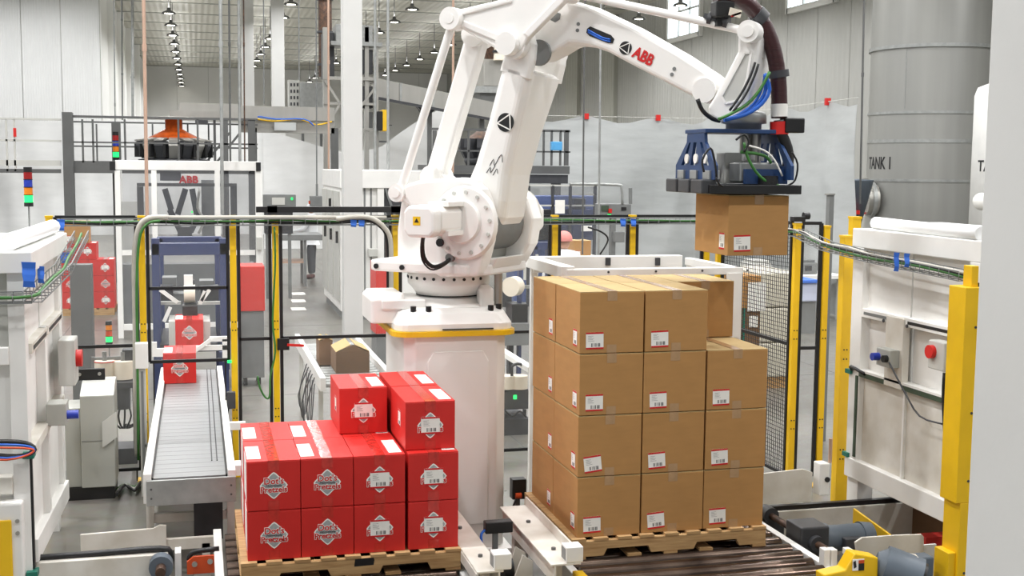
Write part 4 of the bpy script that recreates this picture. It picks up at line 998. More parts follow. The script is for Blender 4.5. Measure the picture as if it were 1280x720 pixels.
obj('center_post', MB().box((XL - .05, 8.12, .4), (XL + .01, 8.22, 1.6)), 'machine_white', t, bevel=.003)
obj('bottom_beam', MB().prism([(7.42, .3), (9.2, .2), (9.2, .34), (7.42, .44)], XL - .1, XL + .02, 'x'), 'machine_white', t, bevel=.005)
obj('front_panel', MB().box((XL - 1.0, 7.34, .0), (XL - .09, 7.37, 1.5)), 'machine_white', t)
obj('front_upper_panel', MB().box((XL - 1.0, 7.34, 1.6), (XL - .09, 7.36, 2.02)), 'light_grey', t)
obj('front_ledge', MB().box((XL - 1.0, 7.28, 1.5), (XL - .09, 7.37, 1.6)), 'machine_white', t, bevel=.004)
obj('front_ledge', MB().box((XL - 1.0, 7.26, .76), (XL - .09, 7.37, .86)), 'worn_white', t, bevel=.004)
lp2 = obj('lamp_panel', MB().box((XL - .7, 7.2, .0), (XL - .035, 7.34, .72)), 'machine_white', t, bevel=.01)
obj('yellow_cover', MB().box((XL - .66, 7.185, .04), (XL - .09, 7.2, .63)), 'yellow', lp2, bevel=.006, label='yellow front cover')
for zz in (.62, .55): obj('panel_screw', MB().cyl((XL - .06, 7.19, zz), (XL - .06, 7.2, zz), .012, n=10), 'steel', lp2)
obj('far_leg', MB().box((XL - .1, 9.06, 0), (XL - .04, 9.18, .25)), 'machine_white', t)
obj('rubber_edge', MB().box((XL + .0, 7.31, .3), (XL + .012, 7.35, .96)), 'black', t)
for zz in (.26, .96): obj('edge_clip', MB().box((XL - .03, 7.26, zz), (XL + .03, 7.35, zz + .035)), 'teal', t)
sw = obj('isolator_switch', MB().box((XL + .01, 8.8, 1.1), (XL + .12, 9.05, 1.42)), 'light_grey', t, bevel=.008)
obj('switch_dial', MB().cyl((XL + .12, 8.9, 1.28), (XL + .16, 8.9, 1.28), .06, n=20), 'red', sw, label='red rotary dial')
bb = obj('button_box', MB().box((XL + .01, 8.05, .98), (XL + .13, 8.22, 1.12)), 'cabinet_grey', t, bevel=.006)
obj('blue_button', MB().cyl((XL + .13, 8.1, 1.04), (XL + .2, 8.1, 1.04), .028, n=14), 'blue_lens', bb)
tag(obj('rolled_sheet', MB().tube([(XL - .08, 7.4, 2.19), (XL - .05, 8.2, 2.19), (XL - .03, 9.1, 2.19)], .05, 10), 'sheet_bright'), 'rolled white plastic sheet lying on the left enclosure', 'plastic sheet')
cc = P(20, 560, y=7.2)
for k, (m, nm) in enumerate((('black', 'black'), ('blue_cable', 'blue'), ('orange', 'orange'))):
    tag(obj(nm + '_cable', MB().tube([(cc.x - .35, 7.18 - .012 * k, cc.z + .02), (cc.x - .1, 7.17 - .012 * k, cc.z - .03 - .01 * k), (cc.x + .04, 7.17 - .012 * k, cc.z - .04), (cc.x + .1, 7.18 - .012 * k, cc.z - .01), (cc.x + .05, 7.18 - .012 * k, cc.z + .03 - .012 * k), (cc.x - .1, 7.18 - .012 * k, cc.z + .045 - .014 * k), (cc.x - .35, 7.2 - .012 * k, cc.z + .035)], (.014, .008, .006)[k]), m),
        nm + ' cable coil hung on the left enclosure post', 'cable', 'coiled cables on the left enclosure')

# ------------------------------------------------------------------ stack lights
def stack_light(x, y, z, s, label, lit_bottom=True, red_top=True, pole=0.0, cols=('red_lens', 'blue_lens', 'amber_lens', 'green_led')):
    t = thing('stack_light', (x, y, z), label, 'stack light', 'signal towers')
    obj('base', MB().cyl((x, y, z), (x, y, z + .5 * s), .54 * s, n=16), 'black', t)
    zz = z + .5 * s
    for m in reversed(cols):
        obj('lens', MB().cyl((x, y, zz), (x, y, zz + .85 * s), .5 * s, n=16), m, t); zz += .85 * s
        obj('ring', MB().cyl((x, y, zz), (x, y, zz + .1 * s), .54 * s, n=16), 'black', t); zz += .1 * s
    obj('cap', MB().cyl((x, y, zz), (x, y, zz + .5 * s), .5 * s, n=16), 'black', t)
    if pole: obj('pole', MB().cyl((x, y, z - pole), (x, y, z), .1 * s, n=10), 'mid_grey', t)
    return t
q = P(36, 258, y=8.3); stack_light(q.x, 8.3, q.z, .052, 'signal tower with red blue amber and lit green segments above the left enclosure', pole=q.z - 2.14)
# ------------------------------------------------------------------ near right column
tag(obj('white_column', MB().box((2.437, 3.0, 0), (3.1, 3.4, 6.5)), 'column_white', bevel=.006), 'large plain white column close up at the right edge', 'column', kind='structure')

# ------------------------------------------------------------------ outfeed on the right: chains, shaft, gear motor
t = thing('chain_conveyor', (4.0, 7.5, 0), 'white chain conveyor with a black chain running under the right enclosure', 'conveyor')
obj('beam', MB().box((3.62, 7.46, .06), (5.2, 7.54, .29)), 'worn_white', t, bevel=.004)
obj('chain', MB().box((3.66, 7.48, .29), (5.2, 7.52, .322)), 'black', t)
obj('foot', MB().box((4.2, 7.47, 0), (4.28, 7.53, .06)), 'worn_white', t)
obj('sprocket', MB().cyl((3.74, 7.45, .25), (3.74, 7.54, .25), .075, n=16), 'black', t)
bz = obj('bearing', MB().cyl((3.74, 7.34, .3), (3.74, 7.44, .3), .055, n=18), 'dark_grey', t)
obj('bearing_base', MB().box((3.64, 7.34, .12), (3.84, 7.45, .26)), 'dark_grey', bz, bevel=.01)
obj('shaft', MB().cyl((3.74, 7.44, .3), (3.74, 5.9, .3), .022, n=12), 'rust', t)
t = thing('gear_motor', (3.75, 6.85, 0), 'dark grey gearbox with a slate motor on the rusty drive shaft', 'motor')
obj('gearbox', MB().box((3.64, 6.74, .16), (3.84, 6.95, .4)), 'dark_grey', t, bevel=.012)
obj('hub', MB().cyl((3.74, 6.7, .3), (3.74, 6.75, .3), .05, n=18), 'dark_grey', t)
mo = obj('motor_body', MB().cyl((3.88, 6.86, .28), (4.12, 6.86, .28), .085, n=24), 'blue_machine', t)
M['slate'] = mat('slate', (92, 102, 112), .45, 0, .1, 5)
mo.data.materials[0] = M['slate']
obj('motor_flange', MB().cyl((3.84, 6.86, .28), (3.88, 6.86, .28), .1, n=24), 'slate', t)
obj('fan_cover', MB().cyl((4.12, 6.86, .28), (4.2, 6.86, .28), .095, .085, n=24), 'slate', t)
obj('terminal_box', MB().box((3.95, 6.73, .24), (4.08, 6.79, .31)), 'dark_grey', t, bevel=.006)
obj('mount', MB().box((3.66, 6.78, 0), (3.82, 6.92, .16)), 'dark_grey', t)
t = thing('back_guide_plate', (4.0, 7.95, 0), 'worn white sheet guard behind the outfeed chain', 'guard')
obj('plate', MB().prism([(3.5, .2), (4.36, .2), (4.36, .42), (4.28, .45), (3.5, .41)], 7.93, 7.945), 'worn_white', t, bevel=.003)
obj('stand', MB().box((4.3, 7.95, 0), (4.36, 8.0, .4)), 'worn_white', t)
obj('sensor_housing', MB().box((4.38, 7.86, .26), (4.46, 7.96, .5)), 'machine_white', t, bevel=.008)
obj('sensor_eye', MB().cyl((4.44, 7.85, .38), (4.44, 7.87, .38), .02, n=10), 'black', t)
obj('copper_pin', MB().cyl((4.47, 7.88, .5), (4.47, 7.88, .68), .014, n=10), 'copper', t)
obj('stand', MB().box((3.55, 7.95, 0), (3.6, 8.0, .3)), 'worn_white', t)
t = thing('yellow_guard_plate', (4.3, 6.9, 0), 'sloping yellow guard plate behind the motor', 'guard')
q = [P(1073, 640, y=7.1), P(1126, 667, y=6.75), P(1073, 671, y=7.1), P(1126, 690, y=6.75)]
obj('plate', MB().prism([(6.6, .16), (7.2, .16), (7.2, .36), (6.6, .3)], 4.27, 4.285, 'x'), 'yellow', t, bevel=.003)
obj('foot', MB().box((4.26, 6.8, 0), (4.3, 6.9, .16)), 'yellow', t)
t = thing('white_guard_plate', (4.1, 6.5, 0), 'curved white sheet guard in front of the yellow plate', 'guard')
pl = [P(x, y, y=6.42) for x, y in ((1069, 678), (1078, 672), (1120, 669), (1152, 668), (1155, 671), (1155, 690), (1110, 700), (1072, 700))]
obj('plate', MB().prism([(v.x, v.z) for v in pl], 6.42, 6.435), 'worn_white', t, bevel=.003)
obj('stand', MB().box((pl[5].x - .1, 6.44, 0), (pl[5].x - .06, 6.48, pl[5].z)), 'worn_white', t)
obj('wall_panel', MB().box((4.2, 6.46, 0), (4.42, 6.475, .33)), 'machine_white', t)
t = thing('yellow_chain_guard', (3.75, 6.1, 0), 'yellow chain guard housing with a warning label at the bottom right', 'guard')
pa = [P(x, y, y=6.0) for x, y in ((1030, 719), (1057, 713), (1069, 692), (1098, 697), (1097, 740), (1030, 740))]
obj('housing', MB().prism([(v.x, v.z) for v in pa], 6.0, 6.1), 'yellow', t, bevel=.008)
obj('foot', MB().box((pa[3].x - .2, 6.02, 0), (pa[3].x - .05, 6.14, pa[4].z)), 'yellow', t)
wl_ = obj('warning_label', MB().box((P(1066, 700, y=5.996).x, 5.994, P(1072, 713, y=5.996).z), (P(1080, 706, y=5.996).x, 5.998, P(1072, 699, y=5.996).z)), 'paper', t)
obj('label_half', MB().box((P(1073, 705, y=5.996).x, 5.992, P(1076, 713, y=5.996).z), (P(1080, 706, y=5.996).x, 5.994, P(1076, 704, y=5.996).z)), 'black', wl_)
obj('label_band', MB().box((P(1073, 702, y=5.996).x, 5.992, P(1076, 704, y=5.996).z), (P(1080, 702, y=5.996).x, 5.994, P(1076, 700, y=5.996).z)), 'orange', wl_)
obj('label_mark', MB().prism([(P(x, y, y=5.99).x, P(x, y, y=5.99).z) for x, y in ((1067, 703), (1070, 701), (1071, 709), (1068, 711))], 5.992, 5.994), 'black', wl_)
t = thing('drive_motor', (4.05, 6.05, 0), 'slate blue drive motor with a fan grille beside the yellow guard', 'motor')
c0 = P(1105, 706, y=6.05); c1 = P(1150, 722, y=5.95)
obj('body', MB().cyl(c0, c1, .115, .11, n=24), 'slate', t)
obj('nose', MB().cyl(c0 - (c1 - c0).normalized() * .05, c0, .06, .1, n=24), 'slate', t)
d = (c1 - c0).normalized(); obj('fan_grille', MB().cyl(c1, c1 + d * .02, .09, n=20), 'black', t)
obj('terminal_box', MB().cbox(P(1152, 706, y=6.12), (.1, .1, .12)), 'slate', t, bevel=.01)
obj('name_plate', MB().bar(P(1130, 693, y=6.0), P(1146, 696, y=5.98), .06, .012), 'roll_cream', t)
obj('mount', MB().box((c1.x - .15, 5.98, 0), (c1.x, 6.12, c1.z)), 'dark_grey', t)
t = thing('roller_end_plate', (3.68, 6.3, 0), 'white bracket with two lugs holding the roller ends', 'bracket')
for px in (1034, 1043, 1063):
    a = P(px, 686, y=6.3); obj('lug', MB().box((a.x - .03, 6.28, .0), (a.x + .01, 6.34, a.z)), 'machine_white', t, bevel=.003)
obj('pin', MB().cyl(P(1052, 698, y=6.28), P(1052, 698, y=6.4), .03, n=14), 'steel_dark', t)
obj('base', MB().box((P(1030, 700, y=6.3).x, 6.29, 0), (P(1066, 700, y=6.3).x, 6.33, .08)), 'machine_white', t)

# ------------------------------------------------------------------ left side: chain conveyor, bearing, orange bracket, guide plates
t = thing('chain_conveyor', (-.55, 7.5, 0), 'white chain conveyor with a black chain entering from the left enclosure', 'conveyor')
obj('beam', MB().box((-1.6, 7.44, .06), (-.2, 7.56, .29)), 'worn_white', t, bevel=.004)
obj('chain', MB().tube([(-1.6, 7.5, .305), (-.7, 7.5, .305), (-.25, 7.5, .31), (-.19, 7.5, .27), (-.19, 7.5, .2)], .02, 6), 'black', t)
obj('end_plate', MB().box((-.16, 7.42, .06), (-.125, 7.54, .3)), 'machine_white', t)
obj('foot', MB().box((-1.2, 7.46, 0), (-1.1, 7.54, .06)), 'worn_white', t)
obj('foot', MB().box((-.32, 7.46, 0), (-.24, 7.54, .06)), 'worn_white', t)
b_ = obj('bearing', MB().cyl((-.24, 7.34, .24), (-.24, 7.43, .24), .07, n=20), 'slate', t)
obj('bearing_bore', MB().cyl((-.24, 7.25, .24), (-.24, 7.34, .24), .03, n=14), 'rust', b_)
obj('bearing_base', MB().box((-.36, 7.28, .06), (-.12, 7.43, .15)), 'slate', b_, bevel=.01)
t = thing('orange_chain_bracket', (0, 7.35, 0), 'orange steel bracket with two bolts and a black chain end', 'bracket')
obj('plate', MB().prism([(-.09, .19), (.1, .19), (.1, .3), (-.05, .3), (-.09, .27)], 7.33, 7.35), 'orange', t, bevel=.004)
for xx, zz in ((-.045, .255), (.045, .265)): obj('bolt', MB().cyl((xx, 7.315, zz), (xx, 7.33, zz), .016, n=10), 'steel', t)
obj('chain', MB().tube([(-.08, 7.37, .27), (-.05, 7.37, .315), (.1, 7.37, .325)], .016, 6), 'black', t)
obj('stand', MB().box((-.05, 7.36, 0), (.05, 7.42, .27)), 'worn_white', t)
t = thing('low_guide_plate', (-.47, 7.9, 0), 'worn white sheet guide lying behind the left chain conveyor', 'guard')
obj('plate', MB().prism([(-.74, .16), (-.22, .19), (-.22, .34), (-.26, .345), (-.3, .325), (-.74, .315)], 7.88, 7.9), 'worn_white', t, bevel=.003)
obj('cross_bar', MB().box((-.22, 7.9, .17), (.08, 7.94, .24)), 'worn_white', t)
for xx in (-.68, .0): obj('stand', MB().box((xx, 7.9, 0), (xx + .05, 7.95, .2)), 'worn_white', t)

# ------------------------------------------------------------------ infeed conveyor with its red carton
IZ = .62
x0, x1, y0, y1 = -.36, .22, 8.0, 12.2
t = thing('infeed_conveyor', (-.08, 10, 0), 'steel slat infeed conveyor with white side rails leading to the robot cell', 'conveyor')
n = 34; sl_ = MB().box((0, 0, 0), (x1 - x0 - .12, (y1 - y0) / n - .004, .02)).mesh('slat'); sl_.materials.append(M['conveyor_steel'])
for k in range(n):
    put('slat', sl_, t, (x0 + .06 + .08 - 0, y0 + k * (y1 - y0) / n - 10, IZ - .02)) if False else put('slat', sl_, t, (x0 + .06 + .08, y0 + k * (y1 - y0) / n - 10, IZ - .02))
for s, (xa, xb) in enumerate(((x0, x0 + .05), (x1 - .05, x1))):
    obj('side_rail', MB().box((xa, y0 - .02, IZ - .16), (xb, y1, IZ + .035)), 'machine_white', t, bevel=.004)
    for k in range(3): 
        yy = y0 + .35 + k * 1.8
        obj('leg', MB().box((xa - .0, yy, 0), (xb, yy + .06, IZ - .16)), 'worn_white', t)
    obj('chain', MB().box((xb + .002 if s == 0 else xa - .014, y0, IZ - .012), (xb + .014 if s == 0 else xa - .002, y1, IZ + .004)), 'black', t)
for xx in (.07, .105): obj('guide_line', MB().box((xx, y0 + .4, IZ), (xx + .008, y1, IZ + .004)), 'black', t)
obj('end_plate', MB().box((x0 + .02, y0 - .045, IZ - .17), (x1, y0 - .02, IZ - .005)), 'galv', t, bevel=.003)
for xx in (x0 + .05, x1 - .03):
    for zz in (.5, .56): obj('bolt', MB().cyl((xx, y0 - .05, zz), (xx, y0 - .043, zz), .007, n=8), 'steel_dark', t)
obj('cross_tie', MB().box((x0, y0 + .36, .22), (x1, y0 + .4, .28)), 'worn_white', t)
obj('motor_box', MB().box((-.05, 8.3, .1), (.14, 8.6, .4)), 'dark_grey', t)
obj('side_bracket', MB().box((x1, 8.35, IZ - .1), (x1 + .1, 8.5, IZ - .03)), 'machine_white', t)
obj('side_bracket', MB().box((x1, 10.0, IZ - .14), (x1 + .14, 10.06, IZ - .08)), 'machine_white', t)
place_red('logo', P(225, 481, y=11.45).x, 11.45, IZ + .004, 'red pretzel carton riding alone on the infeed conveyor', 0, None)
# photo eye post and reflector
t = thing('photo_eye_stand', (-.42, 9.6, 0), 'white slotted aluminium stand left of the infeed conveyor', 'stand')
a = P(177, 460, y=9.9)
obj('upright', MB().box((a.x - .02, 9.88, 0), (a.x + .03, 9.94, a.z)), 'light_grey', t, bevel=.003)
obj('head', MB().box((a.x - .045, 9.86, a.z), (a.x + .05, 9.95, a.z + .2)), 'machine_white', t, bevel=.004)
obj('slot', MB().box((a.x - .006, 9.855, .1), (a.x + .014, 9.862, a.z - .02)), 'mid_grey', t)
obj('arm', MB().box((a.x, 9.88, .4), (a.x + .16, 9.92, .425)), 'light_grey', t)
t = thing('photo_eye', (.33, 10.2, 0), 'small black photo eye with a green light on the post right of the infeed', 'sensor')
a = P(289, 500, y=FEY - .1)
obj('body', MB().cbox(a, (.07, .06, .14)), 'dark_grey', t, bevel=.004)
obj('led', MB().cbox(P(287, 452, y=FEY - .06), (.035, .03, .02)), 'green_led', t)
obj('cable', MB().tube([a, P(284, 520, y=FEY - .12), P(288, 535, y=FEY - .12), P(284, 560, y=FEY - .1), P(287, 580, z=.01)], .007), 'black', t)
# cables on the floor under the post
for k in range(3):
    m, nm = (('green_cable', 'green'), ('grey_cable', 'grey'), ('black', 'black'))[k]
    tag(obj(nm + '_cable', MB().tube([P(x, y, z=.02 + .016 * k) for x, y in ((146, 612 + k * 3), (156, 606), (168, 609 + k * 2), (176, 603), (184, 606))], .013), m), nm + ' cable lying on the floor beside the grey cabinet', 'cable', 'loose cables on the floor')

# ------------------------------------------------------------------ grey control cabinet, printer table
t = thing('control_cabinet', (-.8, 10.05, 0), 'light grey control cabinet with a sloping corner and black plinth', 'cabinet')
ca = P(103, 626, y=9.86).x; cb = P(145, 620, y=9.86).x; cl = P(83, 628, y=9.86).x
zt_ = P(115, 495, y=9.86).z
obj('plinth', MB().box((cl + .01, 9.88, 0), (cb - .01, 10.25, .1)), 'black', t)
obj('body', MB().box((ca, 9.86, .1), (cb, 10.27, zt_)), 'cabinet_grey', t, bevel=.006)
obj('side_unit', MB().box((cl, 9.9, .1), (ca - .003, 10.27, zt_ - .1)), 'cabinet_grey', t, bevel=.006)
obj('lid', MB().prism([(9.86, zt_), (10.27, zt_), (10.27, zt_ + .08), (10.1, zt_ + .08)], ca, cb, 'x'), 'light_grey', t, bevel=.004)
obj('seam', MB().box((ca + .005, 9.857, zt_ - .36), (cb - .005, 9.861, zt_ - .355)), 'mid_grey', t)
obj('corner_plate', MB().prism([(cb - .09, .62), (cb + .02, .7), (cb + .02, .5), (cb - .09, .42)], 9.84, 9.858), 'light_grey', t)
t = thing('black_bracket_plate', (-.8, 10.2, zt_), 'black bracket plate on top of the grey cabinet', 'bracket')
obj('plate', MB().box((ca - .06, 10.12, zt_ + .08), (cb - .08, 10.16, zt_ + .17)), 'black', t, bevel=.004)
for xx in (ca - .02, cb - .12): obj('bolt', MB().cyl((xx, 10.11, zt_ + .13), (xx, 10.12, zt_ + .13), .014, n=8), 'steel', t)
t = thing('label_applicator', (-.6, 11.0, 0), 'label applicator frame with two white label rolls behind the fence', 'label machine')
yy = 11.2
obj('top_bar', MB().bar(P(115, 449, y=yy), P(158, 447, y=yy), .03, .03), 'mid_grey', t)
obj('post', MB().bar(P(116, 446, y=yy), P(116, 478, y=yy), .025, .025), 'mid_grey', t)
obj('drive_head', MB().cbox(P(162, 450, y=yy), (.12, .12, .2)), 'dark_grey', t, bevel=.006)
for px in (131, 154):
    c = P(px, 462, y=yy - .05); r_ = obj('label_roll', MB().cyl((c.x, c.y, c.z - .08), (c.x, c.y, c.z + .08), .085, n=24), 'roll_cream', t)
    if px == 131:
        for dzz in (-.075, .07): obj('roll_rim', MB().cyl((c.x, c.y, c.z + dzz), (c.x, c.y, c.z + dzz + .008), .088, n=24), 'red', r_)
    obj('spindle', MB().cyl((c.x, c.y, c.z + .08), (c.x, c.y, c.z + .16), .02, n=10), 'mid_grey', r_)
tb = obj('table_plate', MB().box((P(108, 472, y=yy).x, yy - .2, P(140, 474, y=yy).z - .05), (P(172, 472, y=yy).x, yy + .25, P(140, 474, y=yy).z)), 'dark_grey', t)
for px in (112, 168): obj('leg', MB().box((P(px, 470, y=yy).x - .02, yy, 0), (P(px, 470, y=yy).x + .02, yy + .05, P(140, 474, y=yy).z - .05)), 'dark_grey', t)
obj('motor', MB().cyl(P(150, 482, y=yy - .1), P(150, 510, y=yy - .1), .09, n=16), 'dark_grey', t)
for k in range(4):
    obj('cable', MB().tube([P(148 + k * 4, 505, y=yy - .1), P(140 + k * 8, 520, y=yy - .15), P(150 + k * 3, 535, y=yy - .1), P(158 + k * 4, 530, y=yy - .05)], .008), 'black', t)
obj('base', MB().box((P(140, 530, y=yy).x, yy - .2, 0), (P(172, 530, y=yy).x, yy + .1, .14)), 'dark_grey', t)
q = P(137, 452, y=11.25); stack_light(q.x, 11.25, P(137, 431, y=11.25).z, .055, 'small signal tower with orange top and lit green base over the label rolls', pole=.22, cols=('amber_lens', 'orange', 'green_led'))
# column behind
a = P(98, 330, y=13.6)
tag(obj('grey_column', MB().box((a.x - .09, 13.6, 0), (a.x + .13, 13.8, P(98, 331, y=13.6).z)), 'steel_dark', bevel=.004), 'grey green square steel column behind the left fence panel', 'column', kind='structure')
# ------------------------------------------------------------------ white frame stand behind the brown stack
t = thing('frame_stand', (3.0, 8.4, 0), 'white open frame stand behind the tall brown carton stack', 'frame')
xl, xr = P(666, 330, y=8.84).x, P(852, 326, y=8.84).x
zt0 = P(760, 320, y=8.84).z
obj('back_beam', MB().box((xl, 8.82, zt0 - .12), (xr, 8.9, zt0)), 'machine_white', t, bevel=.004)
for px in (760, 822):
    o = P(px, 327, y=8.815); obj('latch', MB().cbox(o, (.04, .012, .06)), 'dark_grey', t)
zf = P(820, 335, y=8.0).z; xf0, xf1 = P(733, 338, y=8.0).x, P(926, 340, y=8.0).x
obj('front_beam', MB().box((xl, 7.96, zf - .05), (xf1, 8.04, zf)), 'machine_white', t, bevel=.004)
obj('side_beam', MB().box((xl - .04, 7.972, zf - .06), (xl + .06, 8.9, zf + .02)), 'machine_white', t, bevel=.004)
obj('side_beam', MB().box((xf1 - .058, 7.972, zf - .06), (xf1, 8.9, zf)), 'machine_white', t, bevel=.004)
for x, y in ((xl - .01, 7.97), (xl - .01, 8.84), (xf1 - .05, 7.97), (xf1 - .05, 8.84)):
    obj('post', MB().box((x, y, 0), (x + .05, y + .05, zf - .05)), 'machine_white', t, bevel=.003)
obj('end_panel', MB().box((xf1 - .13, 7.95, zf - .5), (xf1 - .01, 7.962, zf - .04)), 'machine_white', t)
for k in range(4): obj('screw', MB().cyl((xl + .3 + k * .35, 7.955, zf - .02), (xl + .3 + k * .35, 7.962, zf - .02), .008, n=8), 'dark_grey', t)

# ------------------------------------------------------------------ structural columns and pipes
def vcol(px0, px1, Y, name, m, label, z1=None, z0=0.0):
    a, b = P(px0, 120, y=Y).x, P(px1, 120, y=Y).x
    return tag(obj(name, MB().box((a, Y, z0), (b, Y + (b - a), CZ if z1 is None else z1)), m, bevel=.004), label, 'column', kind='structure')
vcol(429, 453, 17.0, 'white_column', 'column_white', 'white square column left of the robot, from floor to roof')
vcol(340, 356, 45.0, 'white_column', 'column_white', 'distant white column left of the elevator tower')
vcol(303, 318, 52.0, 'white_column', 'column_white', 'distant white column behind the bundle of grey pipes')
def vpipe(px, py0, py1, Y, r, m, label, lean=0.0, group='vertical pipes and conduits'):
    a = P(px, py0, y=Y); b = P(px + lean, py1, y=Y)
    if py0 <= 0: a = Vector((a.x, Y, CZ))
    t = thing('vertical_pipe', (b.x, Y, 0), label, 'pipe', group)
    obj('pipe', MB().cyl(a, b, r, n=10), m, t)
    if (a - b).length > 2:
        for k in (.35, .7):
            q = a.lerp(b, k); obj('coupling', MB().cyl(q - Vector((0, 0, .04)), q + Vector((0, 0, .04)), r * 1.35, n=10), m, t)
    return t
vpipe(182, 0, 332, 15.5, .022, 'copper', 'copper coloured pipe dropping in front of the white machine at the left', 3)
vpipe(278, 0, 268, 18.5, .026, 'galv', 'grey conduit left of the pipe bundle over the white machine')
vpipe(288, 0, 205, 24, .02, 'steel_dark', 'thin dark conduit second in the pipe bundle')
vpipe(300, 0, 205, 24, .028, 'galv', 'grey conduit third in the pipe bundle')
vpipe(306, 0, 205, 24, .014, 'rust', 'thin brown pipe at the right of the bundle')
vpipe(145, 0, 266, 31.4, .014, 'mid_grey', 'thin grey conduit right of the dark mezzanine post')
vpipe(153, 0, 150, 50, .03, 'mid_grey', 'thin grey conduit at the wall corner')
vpipe(166, 0, 148, 54, .06, 'galv', 'grey downpipe on the left receding wall')
vpipe(485, 0, 216, 22, .024, 'galv', 'slim grey conduit right of the near white column')
vpipe(469, 0, 216, 24, .026, 'galv', 'grey pipe beside the yellow motor')
vpipe(566, 0, 216, 20, .02, 'copper', 'copper coloured pipe behind the rear rods of the robot')
vpipe(411, 0, 216, 26, .022, 'copper', 'copper coloured pipe left of the near white column')
vpipe(396, 0, 246, 28, .016, 'mid_grey', 'thin conduit carrying the grey control box')
vpipe(374, 0, 130, 40, .02, 'mid_grey', 'thin conduit left of the brown duct')
vpipe(330, 0, 130, 40, .02, 'mid_grey', 'thin conduit in front of the distant column')
vpipe(728, 0, 318, 14.5, .011, 'steel_dark', 'thin dark conduit right of the lower arm')
vpipe(748, 0, 318, 14.5, .013, 'galv', 'slim conduit hanging right of the robot elbow')
vpipe(1075, 0, 255, 21, .02, 'steel_dark', 'thin dark conduit left of the steel tank')
t = thing('vertical_duct', (0, 0, 0), 'dark brown vertical duct left of the near white column', 'duct')
a, b = P(398, 50, y=34.7).x, P(415, 50, y=34.7).x; z0 = P(405, 96, y=34.7).z
ORIG[t.name] = Vector(); obj('duct', MB().cyl(((a + b) / 2, 34.7, z0), ((a + b) / 2, 34.7, CZ - .051), (b - a) / 2, n=18), 'rust', t)
for k in range(4): obj('flange', MB().cyl(((a + b) / 2, 34.7, z0 + .3 + k * .9), ((a + b) / 2, 34.7, z0 + .36 + k * .9), (b - a) / 2 + .04, n=18), 'dark_grey', t)

# ------------------------------------------------------------------ left mezzanine with the multihead weigher
YM = 27.0
t = thing('mezzanine_platform', (0, YM, 0), 'dark steel mezzanine platform with handrails at the left', 'platform')
ORIG[t.name] = Vector((0, YM, 0))
def fb(name, r, Y, th, m, parent, bev=0.0): return obj(name, fbox(MB(), *r, Y, th), m, parent, bevel=bev)
zd = P(100, 204, y=YM).z
obj('deck', MB().box((P(90, 205, y=YM).x, YM + .1, zd - .08), (P(322, 205, y=YM).x, YM + 4, zd)), 'steel_dark', t)
fb('deck_beam', (90, 202, 322, 217), YM, .12, 'steel_dark', t)
obj('main_post', floor_to(MB(), 77, 90, 140, YM - .1, .24), 'steel_dark', t, bevel=.006)
for px in (276, 310): obj('post', floor_to(MB(), px, px + 9, 150, YM, .16), 'steel_dark', t)
obj('post', floor_to(MB(), 139, 150, 152, YM + 1, .2), 'steel_dark', t)
for r in ((90, 146, 322, 149), (90, 178, 322, 180)): fb('handrail', r, YM, .05, 'steel_dark', t)
for px in (102, 115, 155, 222, 246): fb('baluster', (px, 149, px + 2.5, 203), YM, .05, 'steel_dark', t)
for r in ((90, 153, 322, 155), (90, 183, 322, 185)): fb('rear_handrail', r, YM + 3.9, .05, 'steel_dark', t)
for px in (120, 190, 234, 260): fb('baluster', (px, 155, px + 2, 205), YM + 3.9, .05, 'steel_dark', t)
t2 = thing('access_walkway', (-3, YM, 0), 'pale galvanised walkway with handrails at the far left', 'walkway'); ORIG[t2.name] = Vector()
t2.location = (0, 0, 0)
for r, m in (((-60, 147, 76, 149.5), 'light_grey'), ((-60, 174, 76, 176.5), 'light_grey'), ((-60, 200, 76, 207), 'light_grey'), ((-60, 211, 76, 216), 'steel_dark')): fb('rail', r, YM, .08, m, t2)
for px in (7, 17, -20): fb('baluster', (px, 149, px + 2.5, 214), YM, .05, 'light_grey', t2)
fb('red_sleeve', (16.5, 160, 20, 171), YM - .02, .07, 'red', t2)
obj('post', floor_to(MB(), -30, -22, 211, YM, .2), 'steel_dark', t2)
for px in (287, 300): obj('strut', MB().bar(P(px - 30, 204, y=YM + 2), P(px, 166, y=YM + 2), .05, .05), 'steel_dark', t)
q = P(218, 200, y=28.6)
t = thing('multihead_weigher', (q.x, 28.6, zd), 'round multihead weigher with an orange cone and dark buckets on the mezzanine', 'weigher')
ORIG[t.name] = Vector()
t.location = (0, 0, 0); ccx, ccy = q.x, 28.6
obj('base_ring', MB().lathe([(0, 0), (.72, 0), (.78, .04), (.78, .1), (.4, .14), (0, .14)], (ccx, ccy, zd), 28), 'dark_grey', t)
for k in range(16):
    a = 2 * math.pi * k / 16; c, s = math.cos(a), math.sin(a); MM = Matrix.Translation((ccx, ccy, zd)) @ Matrix.Rotation(a, 4, 'Z')
    obj('bucket', MB().prism([(.5, .16), (.7, .12), (.84, .4), (.82, .5), (.55, .5)], -.1, .1, M=MM), 'dark_grey' if k % 2 else 'steel', t)
    obj('actuator', MB().cbox((.8, .14, .3), (.1, .06, .3), 0, MM), 'black', t)
    obj('tray', MB().prism([(.3, .6), (.85, .5), (.85, .53), (.3, .63)], -.1, .1, M=MM), 'steel', t)
obj('cone', MB().lathe([(.62, .56), (.45, .64), (.3, .72), (.19, .78), (.19, .98), (.16, 1.0), (0, 1.0)], (ccx, ccy, zd), 24), 'orange_glaze', t)
obj('hood', MB().lathe([(0, 1.0), (.55, 1.0), (.55, 1.04), (0, 1.06)], (ccx, ccy, zd), 24), 'steel', t)
